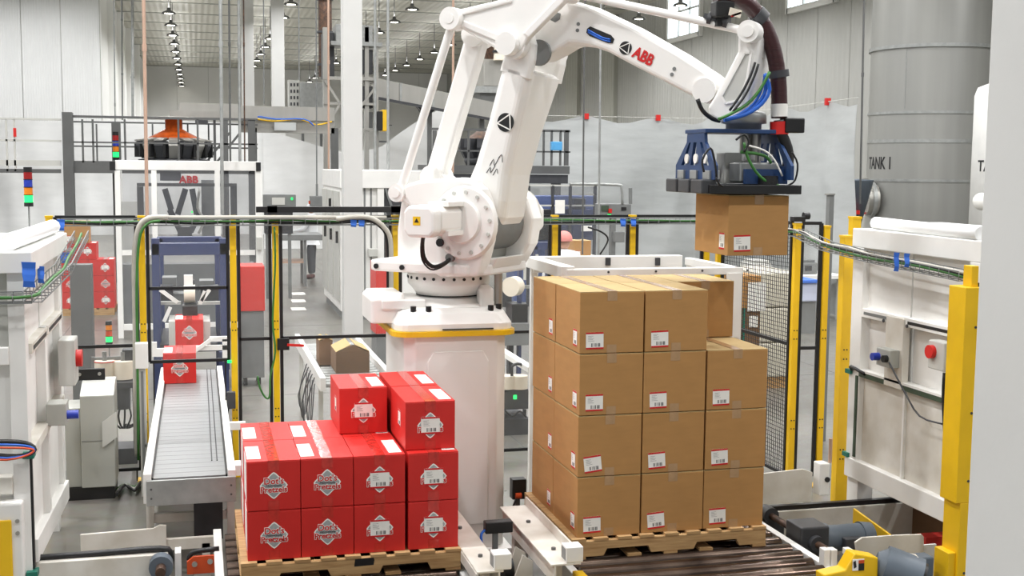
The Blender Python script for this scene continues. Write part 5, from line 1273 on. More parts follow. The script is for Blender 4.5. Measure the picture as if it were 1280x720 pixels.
q = P(145, 199, y=27.5); stack_light(q.x, 27.5, P(145, 200, y=27.5).z, .125, 'signal tower with lit green segment beside the round weigher', pole=P(145, 200, y=27.5).z - zd)

# ------------------------------------------------------------------ white guarded robot cell (left, behind the fence)
YC = 19.0
t = thing('guarded_packing_cell', (0, YC, 0), 'white framed packing cell with clear doors and small pick robots inside', 'machine'); ORIG[t.name] = Vector((0, YC, 0))
obj('top_beam', fbox(MB(), 144, 201, 324, 213, YC, .35), 'machine_white', t, bevel=.006)
for px in (143, 319): obj('post', floor_to(MB(), px, px + 7, 213, YC, .1), 'machine_white', t, bevel=.004)
for px in (190, 269): obj('post', fbox(MB(), px, 213, px + 6.5, 318, YC, .1), 'machine_white', t, bevel=.004)
for r in ((150, 313, 190, 319), (275, 313, 319, 319), (150, 404, 319, 411)): fb('rail', r, YC + .01, .08, 'machine_white', t)
for r in ((150, 213, 190, 404), (197, 213, 269, 404), (276, 213, 319, 404)): fb('pane', r, YC + .05, .01, 'clear_tint', t)
for px in (143, 319): obj('rear_post', floor_to(MB(), px + 3, px + 9, 213, YC + 3, .1), 'machine_white', t)
fb('corner_cap', (137, 202, 144, 213), YC - .02, .3, 'black', t); fb('corner_cap', (320, 203, 326, 214), YC - .02, .3, 'black', t)
fb('inner_frame', (171, 229, 296, 233), YC + .6, .08, 'steel_dark', t)
for px in (171, 288): obj('inner_post', floor_to(MB(), px, px + 8, 233, YC + .6, .1), 'steel_dark', t)
rbx = fb('pick_robot_body', (228, 218, 249, 230), YC + .9, .3, 'machine_white', t)
ab = text_mesh('ABB', .16, .006, .002)
c = P(236, 225, y=YC + .885) - Vector((0, YC, 0)); letter('lettering', ab, 'logo_red', rbx, Matrix.Translation(c) @ XZ)
for a, b in (((206, 236), (214, 262)), ((232, 236), (222, 268)), ((240, 236), (246, 268)), ((212, 262), (226, 290)), ((250, 266), (238, 290))):
    obj('pick_arm', MB().bar(P(*a, y=YC + 1), P(*b, y=YC + 1), .09, .09), 'dark_grey', t)
fb('pick_head', (222, 284, 240, 296), YC + .9, .25, 'dark_grey', t)
fb('drum', (200, 214, 226, 226), YC + 1.2, .4, 'dark_grey', t)
fb('rear_panel', (252, 225, 268, 300), YC + 1.3, .05, 'mid_grey', t)
obj('tube', MB().tube([P(250, 235, y=YC + .8), P(247, 260, y=YC + .8), P(255, 275, y=YC + .8), P(248, 292, y=YC + .8)], .02), 'light_grey', t)
obj('bed', fbox(MB(), 152, 330, 318, 404, YC + 1.5, .4), 'mid_grey', t)
fb('bottom_wall', (152, 252, 186, 400), YC + 2.5, .04, 'light_grey', t)
fb('led', (239, 264, 241, 266), YC + .85, .05, 'green_led', t)
fb('switch_box', (321, 297, 328, 312), YC - .1, .1, 'light_grey', t)

# ------------------------------------------------------------------ blue case taper
YT = 14.0
t = thing('case_taping_machine', (0, YT, 0), 'blue framed case taping machine with a red carton passing through', 'machine'); ORIG[t.name] = Vector((0, YT, 0))
for px in (189, 274): obj('leg', floor_to(MB(), px, px + 10, 298, YT, .14), 'blue_frame', t, bevel=.006)
for px in (196, 268): obj('rear_leg', floor_to(MB(), px, px + 8, 298, YT + 1.2, .12), 'blue_frame', t, bevel=.006)
fb('top_beam', (189, 304, 284, 319), YT, .14, 'blue_frame', t, .006); fb('rear_beam', (196, 296, 277, 303), YT + 1.2, .12, 'blue_frame', t, .006)
fb('cross_tube', (199, 377, 226, 381), YT + .2, .06, 'light_grey', t); fb('cross_tube', (247, 377, 275, 381), YT + .2, .06, 'light_grey', t)
fb('mast', (231, 350, 243, 384), YT + .15, .1, 'dark_grey', t); fb('tape_head', (228, 382, 247, 402), YT - .3, .3, 'black', t, .01)
c = P(237, 366, y=YT); obj('tape_roll', MB().cyl((c.x - .06, YT - .1, c.z), (c.x + .06, YT - .1, c.z), .1, n=22), 'roll_cream', t)
fb('white_bracket', (230, 344, 241, 366), YT - .12, .08, 'machine_white', t)
for a, b in (((200, 362), (222, 378)), ((213, 384), (205, 402)), ((256, 364), (250, 380)), ((262, 362), (252, 376))): obj('arm', MB().bar(P(*a, y=YT), P(*b, y=YT), .04, .04), 'machine_white', t)
for px in (211, 254): fb('side_belt', (px, 402, px + 9, 432), YT - .35, .6, 'light_grey', t)
obj('bed', fbox(MB(), 200, 430, 272, 440, YT - .2, 1.4), 'dark_grey', t)
for px in (205, 262): obj('motor', MB().cbox(P(px, 366, y=YT + .5), (.2, .2, .18)), 'dark_grey', t)
for px, py in ((212, 352), (258, 356), (222, 372)): obj('drive_block', MB().cbox(P(px, py, y=YT + .7), (.16, .3, .12)), 'mid_grey', t)
place_red('logo', P(237, 431, y=13.35).x, 13.35, P(237, 432, y=13.35).z, 'red pretzel carton halfway through the blue taping machine', 0, None)
for r in ((190, 428, 196, 446), (196, 436, 207, 446), (262, 421, 284, 427), (245, 432, 285, 438), (278, 424, 284, 452)): fb('infeed_bracket', r, YT - 1.2, .05, 'machine_white', t)
obj('infeed_arm', MB().bar(P(242, 440, y=YT - 1.2), P(264, 424, y=YT - 1.2), .035, .035), 'machine_white', t)
fb('lower_guard', (274, 440, 287, 462), YT - 1.1, .05, 'blue_frame', t)

# ------------------------------------------------------------------ red topped carts
def red_cart(r, Y, label):
    t = thing('red_cart', (P((r[0] + r[2]) / 2, 400, y=Y).x, Y, 0), label, 'cart', 'red carts behind the fence')
    fb('red_panel', r, Y, .5, 'red_panel', t, .006)
    zz = P((r[0] + r[2]) / 2, r[3], y=Y).z; a, b = P(r[0], 400, y=Y).x, P(r[2], 400, y=Y).x
    obj('base', MB().box((a + .01, Y + .02, .1), (b - .01, Y + .48, zz)), 'mid_grey', t)
    for xx in (a + .04, b - .09):
        obj('wheel', MB().cyl((xx, Y + .1, .05), (xx + .04, Y + .1, .05), .05, n=14), 'black', t)
        obj('wheel', MB().cyl((xx, Y + .4, .05), (xx + .04, Y + .4, .05), .05, n=14), 'black', t)
    return t
red_cart((300, 333, 331, 389), 14.6, 'red topped cart right of the blue taping machine')
red_cart((470, 329, 487, 418), 15.0, 'red cart left of the robot base')
# ------------------------------------------------------------------ far red carton pallets at the left
YR = 22.0
q = P(108, 380, y=YR)
t = thing('wooden_pallet', (q.x, YR, 0), 'far wooden pallet under the red cartons behind the grey column', 'pallet'); ORIG[t.name] = Vector((0, YR, 0)); t.location = (0, YR, 0)
xa, xb = P(78, 380, y=YR).x, P(143, 380, y=YR).x
for k in range(3): obj('runner', MB().box((xa, YR + k * .45, 0), (xb, YR + .1 + k * .45, .1)), 'wood', t)
for k in range(6): obj('deck_board', MB().box((xa + (xb - xa - .1) * k / 5, YR, .1), (xa + (xb - xa - .1) * k / 5 + .1, YR + 1.0, .12)), 'wood', t)
for k in range(4):
    for i in range(3):
        if k == 3 and i == 2: continue
        place_red('logo' if (i + k) % 2 else 'label', xa + (i + .5) * (xb - xa) / 3, YR + .03, .121 + k * RH, 'red carton in the far stack behind the grey column, %s column, %s layer' % (('left', 'middle', 'right')[i], ('bottom', 'second', 'third', 'top')[k]), 0, 'far red cartons')
for k, (px, py) in enumerate(((98, 309), (90, 318))):
    o = copy_tree(brown0); q = P(px, py, y=YR + .1); o.location = (xa + .25 + .06 * k, YR + .06, .121 + 4 * RH) if k == 0 else (xb + .35, YR + .5, 0); o.rotation_euler = (0, 0, 0)
    tag(o, ('brown carton standing on top of the far red carton stack', 'brown carton on the floor right of the far red stack')[k], 'carton'); o.pop('group', None) if hasattr(o, 'pop') else None

# ------------------------------------------------------------------ white plastic sheeting
def sheeting(name, pts, z0, label, sag=.14, clips=True, amp=.09, span=1.7, m_='sheet'):
    """hung plastic sheet: wavy, thin, sagging between clips; pts run along its top edge (x, y, z)"""
    pts = [Vector(p) for p in pts]; L = [0]
    for a, b in zip(pts, pts[1:]): L.append(L[-1] + (b - a).length)
    n = max(12, int(L[-1] / .3)); rows = 14
    t = thing(name, (pts[0].x, pts[0].y, 0), label, 'plastic sheet', 'white plastic sheeting')
    mb = MB(); vs = []
    for side in (0, 1):
        for i in range(n + 1):
            s = L[-1] * i / n; k = max(j for j in range(len(pts) - 1) if L[j] <= s + 1e-9)
            a, b = pts[k], pts[k + 1]; f = (s - L[k]) / (L[k + 1] - L[k]); q = a.lerp(b, f); d = (b - a).normalized(); nn = Vector((-d.y, d.x, 0))
            top = q.z - sag * math.sin(math.pi * ((s % span) / span)) ** 2
            for r in range(rows + 1):
                h = r / rows; w_ = amp * (math.sin(s * 2.1 + h * 2) + .6 * math.sin(s * 5.3 - h * 4) + .5 * math.sin(h * 9 + s * .8))
                vs.append(Vector((q.x, q.y, top + (z0 - top) * h)) + nn * (w_ * min(1, .25 + h) + side * .004))
    m = (n + 1) * (rows + 1); R = rows + 1; fs = []
    for i in range(n):
        for r in range(rows):
            fs.append((i * R + r, i * R + r + 1, (i + 1) * R + r + 1, (i + 1) * R + r)); fs.append((m + i * R + r, m + (i + 1) * R + r, m + (i + 1) * R + r + 1, m + i * R + r + 1))
    mb.add(vs, fs, 0, True); obj('sheet', mb, m_, t)
    if clips:
        s = 0
        while s <= L[-1]:
            k = max(j for j in range(len(pts) - 1) if L[j] <= s + 1e-9); q = pts[k].lerp(pts[k + 1], (s - L[k]) / (L[k + 1] - L[k]))
            obj('clip', MB().cbox(q + Vector((0, -.02, 0)), (.1, .06, .13)), 'red', t); s += span
        obj('line', MB().tube([tuple(p) for p in pts], .008, 5, smooth=0), 'light_grey', t)
    return t
ztp = P(760, 146, y=26).z
xc = P(876, 145, y=26).x; qe = P(1073, 122, x=xc)
sheeting('plastic_sheeting', [(P(640, 146, y=26).x, 26, ztp), (xc, 26, ztp), (xc, qe.y, qe.z)], .02, 'white plastic sheeting hung with red clips behind the gripper')
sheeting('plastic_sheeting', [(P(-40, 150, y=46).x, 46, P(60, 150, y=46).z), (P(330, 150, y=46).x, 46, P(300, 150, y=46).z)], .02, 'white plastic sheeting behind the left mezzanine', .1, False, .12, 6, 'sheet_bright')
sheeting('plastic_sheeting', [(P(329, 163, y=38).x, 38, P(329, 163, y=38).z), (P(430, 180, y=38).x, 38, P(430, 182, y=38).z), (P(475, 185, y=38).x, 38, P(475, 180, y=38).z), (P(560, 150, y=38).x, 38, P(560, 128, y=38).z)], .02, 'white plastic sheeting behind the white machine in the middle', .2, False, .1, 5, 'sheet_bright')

# ------------------------------------------------------------------ overhead troughs and the bucket elevator
t = thing('overhead_trough', (0, 30, 0), 'galvanised overhead conveyor trough at the left with coloured cables', 'conveyor'); ORIG[t.name] = Vector((0, 30, 0))
fb('trough', (224, 129, 300, 141), 30.2, .5, 'steel', t); fb('tray', (212, 139, 322, 148), 30, .6, 'steel', t)
fb('trough', (280, 133, 418, 150), 31, .5, 'steel', t); fb('skirt', (300, 150, 418, 166), 31.1, .4, 'steel', t)
for px in (226, 268): obj('leg', MB().bar(P(px, 148, y=30.2), Vector((P(px, 148, y=30.2).x, 30.2, zd)), .06, .06), 'steel_dark', t)
for px, py1 in ((312, 300), (414, 300)): obj('leg', floor_to(MB(), px, px + 9, 160, 31.1, .2), 'steel_dark', t)
fb('motor_block', (244, 150, 260, 154), 30, .3, 'dark_grey', t)
obj('yellow_cable', MB().tube([P(316, 148, y=30.9), P(335, 151, y=30.9), P(350, 151, y=30.9), P(375, 149, y=30.9), P(395, 156, y=30.9), P(415, 152, y=30.9)], .018), 'yellow', t)
obj('blue_cable', MB().tube([P(310, 158, y=30.8), P(320, 146, y=30.8), P(345, 149, y=30.8), P(380, 149, y=30.8), P(392, 157, y=30.8)], .018), 'blue_cable', t)
fb('plastic_cover', (343, 153, 370, 163), 30.7, .2, 'sheet', t)
t = thing('inclined_conveyor', (0, 36, 0), 'long inclined steel conveyor trough behind the robot rods', 'conveyor'); ORIG[t.name] = Vector((0, 36, 0))
a0, a1, b0, b1 = P(468, 97, y=36), P(468, 122, y=36), P(628, 130, y=36), P(628, 152, y=36)
obj('trough', MB().prism([(a1.x, a1.z), (b1.x, b1.z), (b0.x, b0.z), (a0.x, a0.z)], 36, 36.6), 'steel', t)
for s in (.2, .45, .7): obj('stiffener', MB().bar(a0.lerp(b0, s) + Vector((0, -.03, 0)), a1.lerp(b1, s) + Vector((0, -.03, 0)), .06, .06), 'galv', t)
obj('edge', MB().bar(a1 + Vector((0, -.04, 0)), b1 + Vector((0, -.04, 0)), .06, .08), 'dark_grey', t)
for px in (535, 600): obj('leg', floor_to(MB(), px, px + 5, 135, 36.2, .15), 'steel_dark', t)
obj('bracket', MB().prism([(P(522, 132, y=36).x, P(522, 132, y=36).z), (P(545, 137, y=36).x, P(545, 137, y=36).z), (P(532, 145, y=36).x, P(532, 146, y=36).z)], 36.05, 36.4), 'dark_grey', t)
t = thing('bucket_elevator', (0, 33, 0), 'tall steel bucket elevator tower partly hidden by the near white column', 'elevator'); ORIG[t.name] = Vector((0, 33, 0))
for px in (404, 456, 468): obj('mast', floor_to(MB(), px, px + 5, 34, 33, .2), 'steel', t)
fb('head_box', (420, 31, 466, 56), 33, .8, 'galv', t, .01); fb('head_plate', (414, 52, 478, 57), 32.9, 1, 'galv', t); fb('side_drive', (404, 40, 418, 98), 33.3, .6, 'dark_grey', t, .02)
fb('chute', (452, 62, 466, 92), 33.1, .5, 'dark_grey', t); fb('chute', (440, 96, 470, 104), 33.1, .5, 'steel', t)
for r in ((405, 96, 470, 100), (405, 128, 470, 131), (405, 160, 470, 163)): fb('brace', r, 32.95, .1, 'steel', t)
for a, b in (((406, 100), (424, 128)), ((424, 132), (406, 160)), ((452, 132), (470, 108))): obj('diagonal', MB().bar(P(*a, y=32.95), P(*b, y=32.95), .06, .06), 'steel', t)
m_ = fb('motor', (472, 139, 479, 163), 32.6, .5, 'black', t, .02); fb('motor_cover', (478, 137, 484, 164), 32.6, .5, 'yellow', m_, .02)
for r in ((484, 137, 486, 177), (474, 176, 486, 178), (484, 156, 490, 157)): fb('guard_bar', r, 32.6, .04, 'dark_grey', t)
fb('lower_drive', (453, 108, 466, 135), 33.1, .4, 'dark_grey', t); fb('lower_drive', (456, 140, 466, 160), 33.2, .3, 'mid_grey', t)
t = thing('steel_hopper', (0, 38, 0), 'steel hopper box behind the overhead trough', 'hopper'); ORIG[t.name] = Vector((0, 38, 0))
fb('body', (375, 103, 405, 135), 38, .8, 'galv', t, .01); fb('perforated_side', (361, 100, 375, 134), 38.1, .5, 'light_grey', t)
for k in range(3):
    for j in range(4): fb('slot', (363 + k * 4, 104 + j * 8, 365 + k * 4, 108 + j * 8), 38.08, .03, 'dark_grey', t)
for px in (377, 400): obj('leg', floor_to(MB(), px, px + 3, 135, 38.2, .12), 'steel_dark', t)
t = thing('steel_hopper', (0, 40, 0), 'steel cyclone hopper with a pale spout behind the robot elbow', 'hopper'); ORIG[t.name] = Vector((0, 40, 0))
fb('body', (605, 74, 640, 108), 40, 1.0, 'steel', t, .02); fb('rim', (592, 108, 640, 116), 39.9, 1.2, 'galv', t); fb('lower_box', (600, 116, 640, 134), 40.1, .9, 'mid_grey', t)
c = P(625, 66, y=39.8); obj('spout', MB().cyl((c.x, 39.8, c.z - .25), (c.x, 39.8, c.z + .45), .22, .18, n=18), 'roll_cream', t); obj('spout_ring', MB().cyl((c.x, 39.8, c.z + .0), (c.x, 39.8, c.z + .08), .25, n=18), 'black', t)
fb('duct', (607, 40, 617, 76), 40.2, .4, 'rust', t)
for px in (602, 634): obj('leg', floor_to(MB(), px, px + 4, 134, 40.2, .15), 'steel_dark', t)

# ------------------------------------------------------------------ middle mezzanine behind the robot
YB = 24.0
t = thing('mezzanine_platform', (0, YB, 0), 'dark steel mezzanine platform with handrails behind the robot', 'platform'); ORIG[t.name] = Vector((0, YB, 0))
z2 = P(630, 207, y=YB).z
obj('deck', MB().box((P(540, 208, y=YB).x, YB + .1, z2 - .1), (P(712, 208, y=YB).x, YB + 1.6, z2)), 'steel_dark', t)
fb('deck_beam', (540, 207, 712, 217), YB, .12, 'steel_dark', t); fb('deck_beam', (540, 218, 710, 229), YB + .05, .15, 'dark_grey', t)
for r in ((540, 161, 713, 164), (540, 188, 713, 190)): fb('handrail', r, YB, .05, 'steel_dark', t)
for px in (541, 558, 585, 679, 689, 700, 706): fb('baluster', (px, 163, px + (5 if px in (541, 706) else 2), 207), YB, .06, 'steel_dark', t)
for px in (541, 692): obj('post', floor_to(MB(), px, px + 9, 228, YB + .1, .2), 'steel_dark', t)
b_ = fb('blue_box', (690, 177, 703, 188), YB - .1, .15, 'sky_blue', t, .01)
fb('red_tag', (550, 167, 553, 176), YB - .05, .05, 'red', t)
q = P(604, 206, y=YB + .85); t = thing('second_weigher', (0, 0, 0), 'dark second multihead weigher on the mezzanine behind the robot arm', 'weigher')
obj('base', MB().lathe([(0, 0), (.36, 0), (.4, .08), (.4, .15), (0, .18)], (q.x, YB + .85, z2), 20), 'dark_grey', t)
for k in range(10):
    a = 2 * math.pi * k / 10; MM = Matrix.Translation((q.x, YB + .85, z2)) @ Matrix.Rotation(a, 4, 'Z') @ Matrix.Scale(.73, 4)
    obj('bucket', MB().prism([(.4, .2), (.55, .2), (.7, .5), (.68, .75), (.4, .75)], -.12, .12, M=MM), 'dark_grey', t)
obj('cone', MB().lathe([(.36, .55), (.15, .7), (0, .7)], (q.x, YB + .85, z2), 18), 'rust', t)

# ------------------------------------------------------------------ white machine in the middle
cn, cf = P(427, 401, z=0), P(405, 365, z=0)
xw, yn = cn.x, cn.y; yf = P(405, 365, x=xw).y; xe = P(526, 300, y=yn).x; zt = P(470, 213, y=yn).z
t = thing('white_packing_machine', (xw, yn, 0), 'large white machine cabinet with windows left of the robot', 'machine')
obj('body', MB().box((xw, yn + .1, .15), (xe, yf, zt - .12)), 'machine_white', t, bevel=.008)
obj('top_band', MB().box((xw - .02, yn, zt - .3), (xe, yf, zt)), 'machine_white', t, bevel=.01)
obj('plinth', MB().box((xw + .04, yn + .14, 0), (xe, yf - .05, .15)), 'mid_grey', t)
n_ = (yf - yn) / 3
for k in range(3):
    obj('side_door', MB().box((xw - .02, yn + .2 + k * n_, .3), (xw, yn + .1 + (k + 1) * n_ - .06, zt - .36)), 'light_grey', t, bevel=.006)
    obj('door_handle', MB().cbox((xw - .04, yn + .3 + k * n_, 1.4), (.04, .04, .2)), 'black', t)
fb('window', (479, 232, 521, 326), yn + .06, .03, 'dark_grey', t)
for a, b in (((482, 236), (500, 290)), ((500, 236), (516, 300)), ((484, 300), (512, 260)), ((480, 262), (496, 318))): obj('mechanism_bar', MB().bar(P(*a, y=yn + .04), P(*b, y=yn + .04), .06, .04), 'mid_grey', t)
fb('mechanism_guard', (482, 296, 518, 324), yn + .05, .03, 'rust', t)
for r in ((472, 214, 480, 330), (520, 214, 526, 330), (479, 326, 521, 334)): fb('window_frame', r, yn + .02, .06, 'machine_white', t)
for px in (455, 463): fb('door_seam', (px, 232, px + 2, 400), yn + .085, .03, 'mid_grey', t)
fb('control_box', (461, 311, 472, 321), yn - .05, .14, 'light_grey', t, .008)
fb('antenna', (411, 248, 414, 258), yn + 1, .05, 'black', t)

# ------------------------------------------------------------------ control panels and packing table near the standing worker
t = thing('control_console', (0, 24, 0), 'grey operator console with a small screen and green light', 'console'); ORIG[t.name] = Vector((0, 24, 0))
fb('console_body', (329, 243, 370, 262), 24, .3, 'mid_grey', t, .01); sc_ = fb('screen', (340, 247, 356, 256), 23.98, .02, 'light_grey', t); fb('led', (364, 247, 366, 250), 23.97, .03, 'green_led', t)
fb('lower_body', (331, 262, 366, 292), 24.1, .3, 'dark_grey', t)
for px in (332, 360): obj('leg', floor_to(MB(), px, px + 4, 290, 24.15, .08), 'mid_grey', t)
t = thing('control_box', (0, 27.9, 0), 'grey hanging control box with an orange knob on the conduit', 'control box'); ORIG[t.name] = Vector((0, 27.9, 0))
fb('box', (388, 245, 403, 258), 27.8, .25, 'mid_grey', t, .01); fb('knob', (386, 251, 388.5, 255), 27.85, .08, 'orange', t)
fb('hanger', (395, 230, 397.5, 246), 27.9, .05, 'mid_grey', t)
t = thing('work_table', (0, 26, 0), 'grey steel work table in front of the standing worker', 'table'); ORIG[t.name] = Vector((0, 26, 0))
zt_ = P(370, 293, y=26.6).z; xa, xb = P(345, 293, y=26.6).x, P(402, 293, y=26.6).x
obj('top', MB().box((xa, 26.4, zt_ - .12), (xb, 27.4, zt_)), 'mid_grey', t)
for xx in (xa, xb - .4):
    for yy in (26.45, 27.3): obj('leg', MB().box((xx, yy, 0), (xx + .06, yy + .06, zt_ - .12)), 'mid_grey', t)
obj('shelf', MB().box((xa, 26.5, .5), (xb - .35, 27.3, .54)), 'copper', t)
def worker(base, face, h, label, hair, coat='coat_white', arms='table'):
    """standing figure: one skinned body in a coat, with head, hands, trousers and shoes"""
    t = thing('person', base, label, 'person'); s = h / 1.72
    c, sn = math.cos(face), math.sin(face)
    def W(f, l, z): return Vector((base[0] + (f * c - l * sn) * s, base[1] + (f * sn + l * c) * s, base[2] + z * s))
    def skin(name, V, E_, R, m, sub=2):
        me = bpy.data.meshes.new(name); me.from_pydata([tuple(W(*v) - Vector(base)) for v in V], E_, []); me.materials.append(M[m])
        o = bpy.data.objects.new(name, me); COL.objects.link(o); o.parent = t
        md = o.modifiers.new('skin', 'SKIN'); md.use_smooth_shade = True
        for k, r in enumerate(R): me.skin_vertices[0].data[k].radius = (r * s, r * s) if not isinstance(r, tuple) else (r[0] * s, r[1] * s)
        me.skin_vertices[0].data[0].use_root = True
        ss = o.modifiers.new('subdivision', 'SUBSURF'); ss.levels = sub; ss.render_levels = sub
        return o
    ha = (.42, .1, 1.05) if arms == 'table' else (.12, .26, .82)
    el = (.14, .24, 1.12) if arms == 'table' else (.02, .27, 1.1)
    V = [(0, 0, .95), (0, 0, 1.12), (0, 0, 1.3), (0, 0, 1.42), (0, 0, 1.5), (0, .17, 1.39), el, ha, (0, -.17, 1.39), (el[0], -el[1], el[2]), (ha[0], -ha[1], ha[2]), (.0, .0, .78)]
    skin('body', V, [(0, 1), (1, 2), (2, 3), (3, 4), (3, 5), (5, 6), (6, 7), (3, 8), (8, 9), (9, 10), (0, 11)], [.17, .155, .165, .13, .06, .085, .06, .045, .085, .06, .045, .18], coat)
    for sg in (1, -1):
        skin('trouser_leg', [(0, .09 * sg, .82), (.01, .1 * sg, .48), (0, .1 * sg, .1)], [(0, 1), (1, 2)], [.1, .078, .06], 'trousers')
        skin('shoe', [(-.05, .1 * sg, .05), (.06, .1 * sg, .045), (.17, .1 * sg, .035)], [(0, 1), (1, 2)], [.05, .05, .04], 'shoe')
        hd = (ha[0], ha[1] * sg, ha[2])
        Vh = [hd, (hd[0] + .07, hd[1], hd[2] - .02)]; Eh = [(0, 1)]; Rh = [.035, .036]
        for k, (dl, ln) in enumerate(((-.03, .065), (-.01, .075), (.01, .07), (.03, .055))):
            Vh += [(hd[0] + .1, hd[1] + dl, hd[2] - .02), (hd[0] + .1 + ln * .6, hd[1] + dl, hd[2] - .04)]; b = len(Vh); Eh += [(1, b - 2), (b - 2, b - 1)]; Rh += [.011, .009]
        Vh += [(hd[0] + .06, hd[1] - .05 * sg, hd[2] - .02), (hd[0] + .1, hd[1] - .06 * sg, hd[2] - .035)]; b = len(Vh); Eh += [(0, b - 2), (b - 2, b - 1)]; Rh += [.012, .01]
        skin('hand', Vh, Eh, Rh, 'skin', 1)
    hd_ = skin('head', [(0, 0, 1.48), (.015, 0, 1.56), (.02, 0, 1.64)], [(0, 1), (1, 2)], [.055, .085, .09], 'skin')
    def bit(name, f, l, z, r, m):
        mb = MB(); p = W(f, l, z); prof = [(math.sin(a) * r * s, -math.cos(a) * r * s) for a in [math.pi * k / 8 for k in range(9)]]
        mb.lathe(prof, p, 12); return obj(name, mb, m, hd_)
    bit('nose', .115, 0, 1.585, .017, 'skin')
    for sg in (1, -1): bit('eye', .095, .032 * sg, 1.61, .011, 'ink'); bit('ear', .01, .092 * sg, 1.59, .026, 'skin')
    bit('mouth', .102, 0, 1.535, .014, 'shoe')
    mb = MB(); p = W(-.012, 0, 1.635); prof = [(math.sin(a) * .118 * s, -math.cos(a) * .115 * s) for a in [math.pi * (.42 + .58 * k / 9) for k in range(10)]]
    mb.lathe(prof, p, 18); obj('hairnet', mb, hair, t, label='hair cap')
    return t
q = P(390, 348, z=0); worker((q.x, q.y, 0), math.radians(160), 1.74, 'worker in white coat and dark trousers standing at the grey table', 'coat_white')
q = P(705, 322, y=16.3); worker((q.x, 16.3, 0), math.radians(60), 1.71 * (P(705, 291, y=16.3).z / 1.71), 'worker in pink hairnet and white coat behind the white frame', 'hairnet_pink', arms='down')

# ------------------------------------------------------------------ blue machines right of the robot
YQ = 22.0
t = thing('blue_packaging_machine', (0, YQ, 0), 'bluish enclosed packaging machine behind the fence right of the robot', 'machine'); ORIG[t.name] = Vector((0, YQ, 0))
fb('cabinet', (655, 245, 745, 262), YQ + .6, .6, 'blue_machine', t, .01)
obj('cabinet_base', MB().box((P(655, 260, y=YQ).x, YQ + .7, 0), (P(745, 260, y=YQ).x, YQ + 1.3, P(700, 262, y=YQ).z)), 'blue_machine', t)
for px in (660, 690, 712, 743): obj('post', floor_to(MB(), px, px + 3, 232, YQ, .06), 'dark_grey', t)
for r in ((656, 231, 750, 233), (656, 256, 746, 258), (715, 242, 745, 244)): fb('rail', r, YQ, .05, 'light_grey', t)
fb('dark_unit', (664, 262, 690, 300), YQ + .2, .4, 'dark_grey', t, .01); fb('unit_box', (716, 262, 742, 300), YQ + .3, .4, 'blue_frame', t, .01); fb('motor', (718, 248, 732, 262), YQ + .3, .2, 'dark_grey', t, .01)
fb('door_pane', (694, 233, 746, 320), YQ - .02, .01, 'clear_tint', t); fb('notice', (694, 250, 706, 267), YQ - .1, .01, 'paper', t)
fb('notice', (727, 282, 740, 289), YQ - .1, .01, 'paper', t)
t = thing('control_panel_arm', (0, 20, 0), 'grey control enclosure with red button on a bent pipe arm', 'control box'); ORIG[t.name] = Vector((0, 20, 0))
fb('box', (749, 255, 789, 271), 20, .25, 'mid_grey', t, .01); fb('display', (752, 257, 761, 264), 19.98, .02, 'rubber_green', t); fb('button', (761, 261, 765, 266), 19.96, .04, 'red', t); fb('label_plate', (777, 259, 783, 263), 19.98, .02, 'black', t); fb('led', (760, 268, 764, 270), 19.97, .03, 'green_led', t)
obj('arm', MB().tube([P(778, 255, y=20), P(777, 235, y=20), P(770, 231, y=20), P(712, 230, y=20)], .025), 'galv', t)
obj('arm', MB().bar(P(788, 255, y=20.1), P(788, 235, y=20.1), .05, .05), 'mid_grey', t)
obj('post', floor_to(MB(), 764, 770, 271, 20.05, .1), 'mid_grey', t); fb('lower_box', (769, 290, 781, 303), 19.9, .15, 'mid_grey', t, .008)
t = thing('blue_case_former', (0, 13.4, 0), 'blue framed case machine with rollers just right of the robot base', 'machine'); ORIG[t.name] = Vector((0, 13.4, 0))
for px in (649, 668, 684): obj('post', floor_to(MB(), px, px + 4, 308, 13.4, .08), 'blue_frame', t)
fb('beam', (646, 303, 690, 312), 13.4, .1, 'blue_frame', t); fb('light_bar', (655, 318, 658, 350), 13.35, .03, 'light_grey', t); fb('light_bar', (670, 318, 673, 345), 13.35, .03, 'light_grey', t)
fb('cross_tube', (622, 357, 664, 361), 13.3, .05, 'galv', t); fb('block', (640, 380, 660, 405), 13.3, .3, 'black', t, .01); fb('block', (626, 352, 640, 384), 13.6, .3, 'dark_grey', t, .01)
c = P(641, 358, y=13.1); obj('tape_roll', MB().cyl((c.x - .04, 13.05, c.z), (c.x + .05, 13.15, c.z), .11, n=22), 'roll_cream', t)
fb('bed', (620, 405, 662, 432), 13.2, .8, 'mid_grey', t); obj('bed_leg', floor_to(MB(), 636, 642, 430, 13.5, .1), 'dark_grey', t)
t = thing('label_printer', (0, 11.6, 0), 'dark label printer with white rolls right of the pedestal', 'label machine'); ORIG[t.name] = Vector((0, 11.6, 0))
for px, py in ((633, 478), (649, 478)):
    c = P(px, py, y=11.5); obj('label_roll', MB().cyl((c.x, 11.5, c.z - .06), (c.x, 11.5, c.z + .07), .085, n=22), 'roll_cream', t)
fb('body', (620, 488, 662, 512), 11.45, .35, 'dark_grey', t, .01); fb('led', (642, 494, 646, 499), 11.44, .02, 'green_led', t)
obj('arm', MB().tube([P(640, 470, y=11.4), P(640, 458, y=11.4), P(650, 455, y=11.4), P(660, 462, y=11.4)], .015), 'black', t)
obj('rail', MB().bar(P(622, 436, y=11.9), P(664, 462, y=11.3), .08, .05), 'machine_white', t)
for px in (624, 655): obj('leg', floor_to(MB(), px, px + 3, 512, 11.55, .05), 'dark_grey', t)
obj('base', MB().box((P(622, 540, y=11.4).x, 11.4, 0), (P(662, 540, y=11.4).x, 11.9, .16)), 'dark_grey', t)
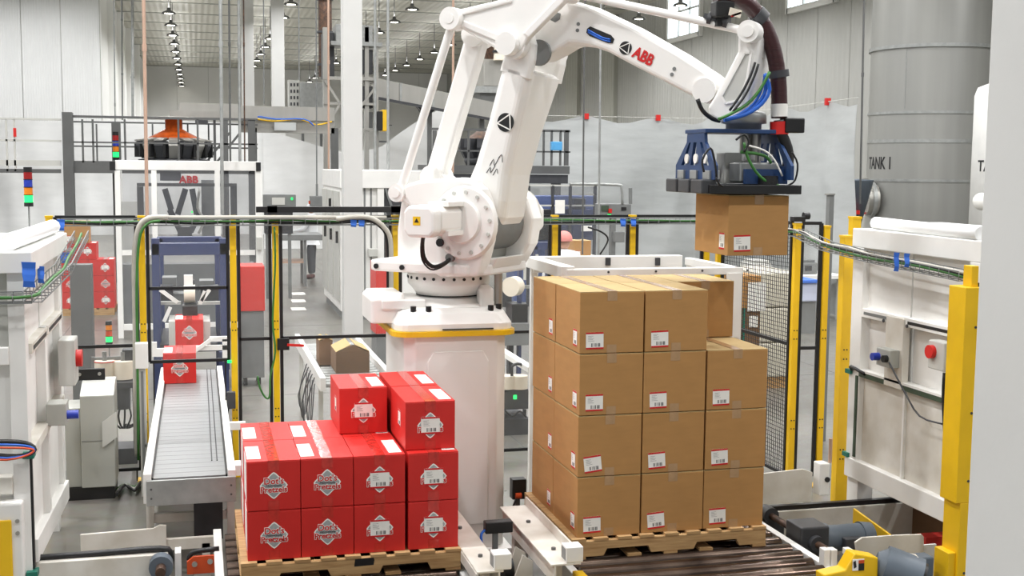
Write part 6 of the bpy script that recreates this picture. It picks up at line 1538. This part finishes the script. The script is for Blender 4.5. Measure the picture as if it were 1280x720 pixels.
obj('cable', MB().tube([P(630, 512, y=11.4), P(640, 520, y=11.4), P(650, 514, y=11.4), P(658, 522, y=11.4)], .01), 'black', t)
o = copy_tree(brown0); q = P(728, 320, y=17.0); o.location = (q.x, 17.0, 0); o.scale = (.66, .66, .62); tag(o, 'brown carton beside the worker in the pink hairnet', 'carton'); o.rotation_euler = (0, 0, 0)
zc_ = P(728, 320, y=17.0).z
t = thing('side_table', (q.x, 17.2, 0), 'narrow table holding the carton beside the pink hairnet worker', 'table')
obj('top', MB().box((q.x - .2, 16.95, zc_ - .04), (q.x + .24, 17.5, zc_)), 'light_grey', t); o.location.z = zc_
for sx_ in (-.2, .18): obj('leg', MB().box((q.x + sx_, 17.2, 0), (q.x + sx_ + .04, 17.24, zc_ - .04)), 'light_grey', t)

# ------------------------------------------------------------------ small conveyor with open cartons beyond the gate
t = thing('gravity_conveyor', (0, 12, 0), 'white railed conveyor table carrying two open cartons beyond the gate', 'conveyor'); ORIG[t.name] = Vector((0, 12, 0))
zc = .7; a, b = P(381, 441, z=zc), P(414, 478, z=zc)
xr_ = P(470, 470, z=zc).x
obj('side_rail', MB().bar(a + Vector((0, 1.0, 0)), Vector((a.x + .0, 10.7, zc)), .05, .12), 'machine_white', t)
obj('side_rail', MB().bar(Vector((a.x + .62, 13.2, zc)), Vector((a.x + .62, 10.7, zc)), .05, .12), 'machine_white', t)
for k in range(18): obj('roller', MB().cyl((a.x + .03, 10.8 + k * .14, zc - .02), (a.x + .6, 10.8 + k * .14, zc - .02), .025, n=10), 'galv', t)
for xx in (a.x - .02, a.x + .6):
    for yy in (10.9, 13.0): obj('leg', MB().box((xx, yy, 0), (xx + .04, yy + .04, zc - .06)), 'light_grey', t)
for k in range(5): obj('hanging_cable', MB().tube([(a.x - .03, 11.2 + k * .2, zc - .02), (a.x - .1 - .03 * (k % 2), 11.22 + k * .2, zc - .3), (a.x - .06, 11.26 + k * .2, zc - .5 - .1 * (k % 3)), (a.x - .02, 11.32 + k * .2, zc - .1)], .006), 'dark_grey', t)
bx, by = P(436, 466, z=zc + .01).x, P(436, 466, z=zc + .01).y
def open_carton(x0, x1, y0, d, z0, h, label):
    t = thing('open_carton', ((x0 + x1) / 2, y0, z0), label, 'carton')
    obj('body', MB().box((x0, y0, z0), (x1, y0 + d, z0 + h)), 'kraft_dark', t, bevel=.004)
    xm = (x0 + x1) / 2
    for s, xa in ((-1, x0), (1, x1)): obj('flap', MB().prism([(xa, z0 + h), (xa, z0 + h + .004), (xm + s * .02, z0 + h + .22 * (x1 - x0)), (xm + s * .02, z0 + h + .22 * (x1 - x0) - .006)], y0, y0 + d), 'kraft_flap', t)
    obj('front_flap', MB().prism([(x0 + .02, z0 + h), (x1 - .02, z0 + h), (xm, z0 + h + .2 * (x1 - x0))], y0 - .002, y0 + .002), 'kraft_dark', t)
    return t
open_carton(P(420, 466, y=by).x, P(462, 466, y=by).x, by, .45, zc + .006, .2, 'brown carton with folded up flaps on the conveyor beyond the gate')
o = open_carton(P(399, 457, y=by + .5).x, P(416, 457, y=by + .5).x, by + .5, .3, zc + .006, .24, 'narrow brown carton left of the flapped carton beyond the gate')
for py, wh in ((367, 'farthest'), (376, 'middle'), (386, 'nearest')):
    q = P(373, py, z=.002)
    tag(obj('floor_sticker', MB().box((q.x - .13, q.y - .22, .0), (q.x + .13, q.y + .22, .003)), 'paper'), wh + ' of three white stickers on the floor beyond the gate', 'floor sticker', 'white floor stickers')

# ------------------------------------------------------------------ behind the wire mesh: pallets of goods, bin
zz = P(938, 432, y=12).z; xx = P(938, 432, y=12).x
t = thing('dark_carton', (xx, 12, 0), 'dark brown tall carton with a white paper behind the wire mesh', 'carton')
z9 = P(938, 385, y=12).z; xa, xb = P(926, 400, y=12).x, P(950, 400, y=12).x
obj('body', MB().box((xa, 12.0, 0), (xb, 12.6, z9)), 'kraft_dark', t, bevel=.004); fb('paper', (937, 395, 947, 409), 11.985, .01, 'paper', t)
obj('strap', MB().bar((xa + .03, 11.99, .02), (xa + .03, 11.99, z9), .02, .01), 'teal', t, label='green strap')
t = thing('brown_carton', (xx, 12, z9), 'light brown carton with a taped paper on the dark carton behind the mesh', 'carton')
z8 = P(938, 345, y=12).z
obj('body', MB().box((xa, 12.0, z9), (xb, 12.6, z8)), 'kraft', t, bevel=.004); fb('paper', (935, 353, 957, 389), 11.98, .01, 'paper', t)
t = thing('wrapped_pallet', (0, 13.2, 0), 'cream wrapped pallet load behind the wire mesh', 'pallet load'); ORIG[t.name] = Vector((0, 13.2, 0))
xa, xb = P(948, 400, y=13.2).x, P(1000, 400, y=13.2).x; z1 = P(970, 340, y=13.2).z
M['cream_wrap'] = mat('cream_wrap', (214, 208, 190), .4, 0, .06, 5, bump=.2, bscale=12)
for k in range(3): obj('bale', MB().box((xa, 13.2, .14 + k * (z1 - .14) / 3), (xb, 14.2, .14 + (k + 1) * (z1 - .14) / 3 - .01)), 'cream_wrap', t, bevel=.02)
for k in range(3): obj('runner', MB().box((xa, 13.22 + k * .44, 0), (xb, 13.32 + k * .44, .14)), 'wood', t)
t = thing('work_counter', (0, 19, 0), 'long white counter with machines seen between the right fence posts', 'counter'); ORIG[t.name] = Vector((0, 19, 0))
z1 = P(1000, 345, y=19).z; xa, xb = P(935, 330, y=19).x, P(1060, 330, y=19).x
obj('top', MB().box((xa, 19, z1 - .06), (xb, 20, z1)), 'machine_white', t)
for k in range(4): obj('leg', MB().box((xa + k * (xb - xa) / 3.2, 19.1, 0), (xa + k * (xb - xa) / 3.2 + .06, 19.16, z1 - .06)), 'light_grey', t)
for (r0, m0, lb) in (((940, 322, 965, 345), 'light_grey', 'pale grey bench machine on the long counter behind the wire mesh'), ((1002, 325, 1022, 345), 'mid_grey', 'dark grey bench machine on the counter between the right posts')):
    cx0 = P((r0[0] + r0[2]) / 2, 344, y=19.3).x
    bt = thing('bench_machine', (cx0, 19.3, z1), lb, 'machine'); w0 = (P(r0[2], 335, y=19.3).x - P(r0[0], 335, y=19.3).x) / 2
    obj('housing', MB().box((cx0 - w0, 19.3, z1), (cx0 + w0, 19.8, z1 + .2)), m0, bt, bevel=.02); obj('lid', MB().box((cx0 - w0 * .8, 19.35, z1 + .2), (cx0 + w0 * .8, 19.75, z1 + .25)), m0, bt, bevel=.01)
    obj('panel', MB().box((cx0 - w0 * .6, 19.285, z1 + .06), (cx0 + w0 * .2, 19.3, z1 + .15)), 'red' if m0 == 'light_grey' else 'ink', bt)
t = thing('blue_lidded_bin', (0, 17.5, 0), 'translucent bin with a blue fringe on top between the right posts', 'bin'); ORIG[t.name] = Vector((0, 17.5, 0))
M['bin_lilac'] = mat('bin_lilac', (196, 202, 224), .4, 0, .05, 4)
fb('body', (999, 354, 1024, 377), 17.5, .6, 'bin_lilac', t, .02); fb('fringe', (999, 350, 1024, 354), 17.45, .7, 'blue_tape', t, .01)
xx = P(1011, 380, y=17.5).x
obj('base', MB().box((xx - .15, 17.55, 0), (xx + .15, 18.0, P(1011, 377, y=17.5).z)), 'mid_grey', t)
for px, lab in ((1040, 'grey steel post behind the second right fence post'),):
    t = thing('steel_post', (0, 10.5, 0), lab, 'post'); ORIG[t.name] = Vector((0, 10.5, 0)); obj('post', floor_to(MB(), 1037, 1043, 243, 10.5, .06), 'mid_grey', t); fb('cap', (1036, 242, 1044, 244), 10.49, .08, 'steel', t)

# ------------------------------------------------------------------ tanks
TYc = 25.5; tl, tr = P(1080, 225, y=TYc), P(1241, 225, y=TYc); TX = (tl.x + tr.x) / 2
dist = math.hypot(TX, TYc); TR = math.hypot(tr.x - tl.x, 0) / 2 * math.cos(math.atan2(TX, TYc)) * 1.0
t = thing('steel_tank', (TX, TYc, 0), 'tall brushed steel tank lettered on its side at the right', 'tank')
def tz_(py): 
    f = 1 - TR / dist; d_ = Vector((TX, TYc, 0)); r_ = ray(1162, py); hd = math.hypot(r_.x, r_.y); return CH + r_.z / hd * (dist - TR)
obj('shell', MB().cyl((TX, TYc, .3), (TX, TYc, 9.6), TR, n=64), 'tank_steel', t)
for py, rr, hh in ((56, .05, .04), (140, .025, .03), (176, .015, .04), (226, .02, .03), (310, .02, .03)):
    z = tz_(py); obj('weld_ring', MB().cyl((TX, TYc, z - hh), (TX, TYc, z + hh), TR + rr, n=64), 'steel' if rr > .05 else 'galv', t)
for a in (212, 288, 304): 
    for z0_, z1_ in ((tz_(136), tz_(60)),) if a % 8 else ((tz_(222), tz_(144)),):
        aa = math.radians(a); obj('seam', MB().cbox((TX + TR * math.cos(aa), TYc + TR * math.sin(aa), (z0_ + z1_) / 2), (.014, .014, z1_ - z0_)), 'galv', t)
for k in range(4):
    aa = math.radians(45 + 90 * k); obj('leg', MB().cyl((TX + TR * .8 * math.cos(aa), TYc + TR * .8 * math.sin(aa), 0), (TX + TR * .8 * math.cos(aa), TYc + TR * .8 * math.sin(aa), .3), .12, n=12), 'steel', t)
def bend(me, cx, cy, r, ang, z):
    """wrap flat lettering onto an upright cylinder"""
    for v in me.vertices:
        a = ang + v.co.x / r; h = v.co.y; rr = r + .004 + v.co.z
        v.co = (cx + rr * math.cos(a), cy + rr * math.sin(a), z + h)
tocam = math.atan2(-TYc, -TX)
def surf_angle(px, cx, cy, r):
    rd = ray(px, 205); d = Vector((rd.x, rd.y)).normalized(); oc = Vector((-cx, -cy)); b = oc.dot(d); c_ = oc.dot(oc) - r * r
    t_ = -b - math.sqrt(max(b * b - c_, 0)); p_ = d * t_ - Vector((cx, cy)); return math.atan2(p_.y, p_.x)
aL, aR = surf_angle(1087, TX, TYc, TR), surf_angle(1114, TX, TYc, TR)
hgt = .3; me = text_mesh('TANK 1', .4, .006, .002)
wd_ = max(v.co.x for v in me.vertices) - min(v.co.x for v in me.vertices); arc = abs((aR - aL + math.pi) % (2 * math.pi) - math.pi) * TR
for v in me.vertices: v.co.x *= arc / wd_
am = aL + ((aR - aL + math.pi) % (2 * math.pi) - math.pi) / 2
bend(me, 0, 0, TR, am, tz_(205)); letter('lettering', me, 'black', t, Matrix.Identity(4), 'black stencilled letters')
mw = surf_angle(1094, TX, TYc, TR); nd = Vector((math.cos(mw - .25), math.sin(mw - .25), 0)); mc = Vector((TX, TYc, tz_(252))) + Vector((math.cos(mw), math.sin(mw), 0)) * TR
dr = obj('manway_door', MB().cyl(mc - nd * .05, mc + nd * .2, .36, n=28), 'steel', t); obj('manway_rim', MB().cyl(mc + nd * .02, mc + nd * .1, .42, n=28), 'galv', dr)
obj('manway_hinge', MB().bar(mc + nd * .22 + Vector((0, 0, -.1)), mc + nd * .22 + Vector((0, 0, .5)), .12, .08), 'steel', dr)
obj('notice', MB().cbox(mc + nd * .3 + Vector((0, -.05, -.34)), (.24, .02, .12)), 'paper', dr)
obj('notice_band', MB().cbox(mc + nd * .3 + Vector((0, -.065, -.31)), (.2, .01, .04)), 'red', dr)
q = P(1072, 238, y=23.0); t = thing('dust_hopper', (0, 0, 0), 'grey cone shaped bag hopper left of the steel tank', 'hopper')
obj('cone', MB().lathe([(.0, -.7), (.1, -.7), (.32, .2), (.33, .22), (0, .24)], (q.x, 23.0, q.z), 20), 'slate', t); obj('stand', MB().cyl((q.x, 23, 0), (q.x, 23, q.z - .7), .06, n=10), 'steel', t)
fb2 = P(1069, 275, y=22.8); obj('valve', MB().cyl((fb2.x, 22.8, fb2.z - .15), (fb2.x, 22.8, fb2.z + .12), .08, n=12), 'dark_grey', t); obj('valve_cap', MB().cyl((fb2.x, 22.8, fb2.z + .12), (fb2.x, 22.8, fb2.z + .2), .09, n=12), 'red', t)
TY2 = 19.0; l2 = P(1213, 225, y=TY2); t = thing('white_tank', (l2.x + 1.0, TY2, 0), 'white tank with rounded shoulder beside the steel tank', 'tank')
R2 = .95; cx2 = l2.x + R2 / math.cos(math.atan2(l2.x, TY2)); z2t = P(1225, 100, y=TY2 - .5).z
obj('shell', MB().lathe([(0, 0), (R2, 0), (R2, z2t - .2), (R2 - .05, z2t - .06), (R2 - .2, z2t), (0, z2t + .1)], (cx2, TY2, 0), 48), 'machine_white', t)
me = text_mesh('TANK 2', .28, .004, .002); a2 = surf_angle(1241, cx2, TY2, R2)
bend(me, cx2 - (l2.x + 1.0), 0, R2, a2 + .12, P(1228, 208, y=TY2 - .5).z); letter('lettering', me, 'black', t, Matrix.Identity(4), 'black stencilled letters')
c = P(1227, 252, y=TY2 - 1.0); obj('lamp_globe', MB().lathe([(math.sin(a) * .15, -math.cos(a) * .15) for a in [math.pi * k / 8 for k in range(9)]], (c.x, c.y, c.z), 16), 'paper', t)
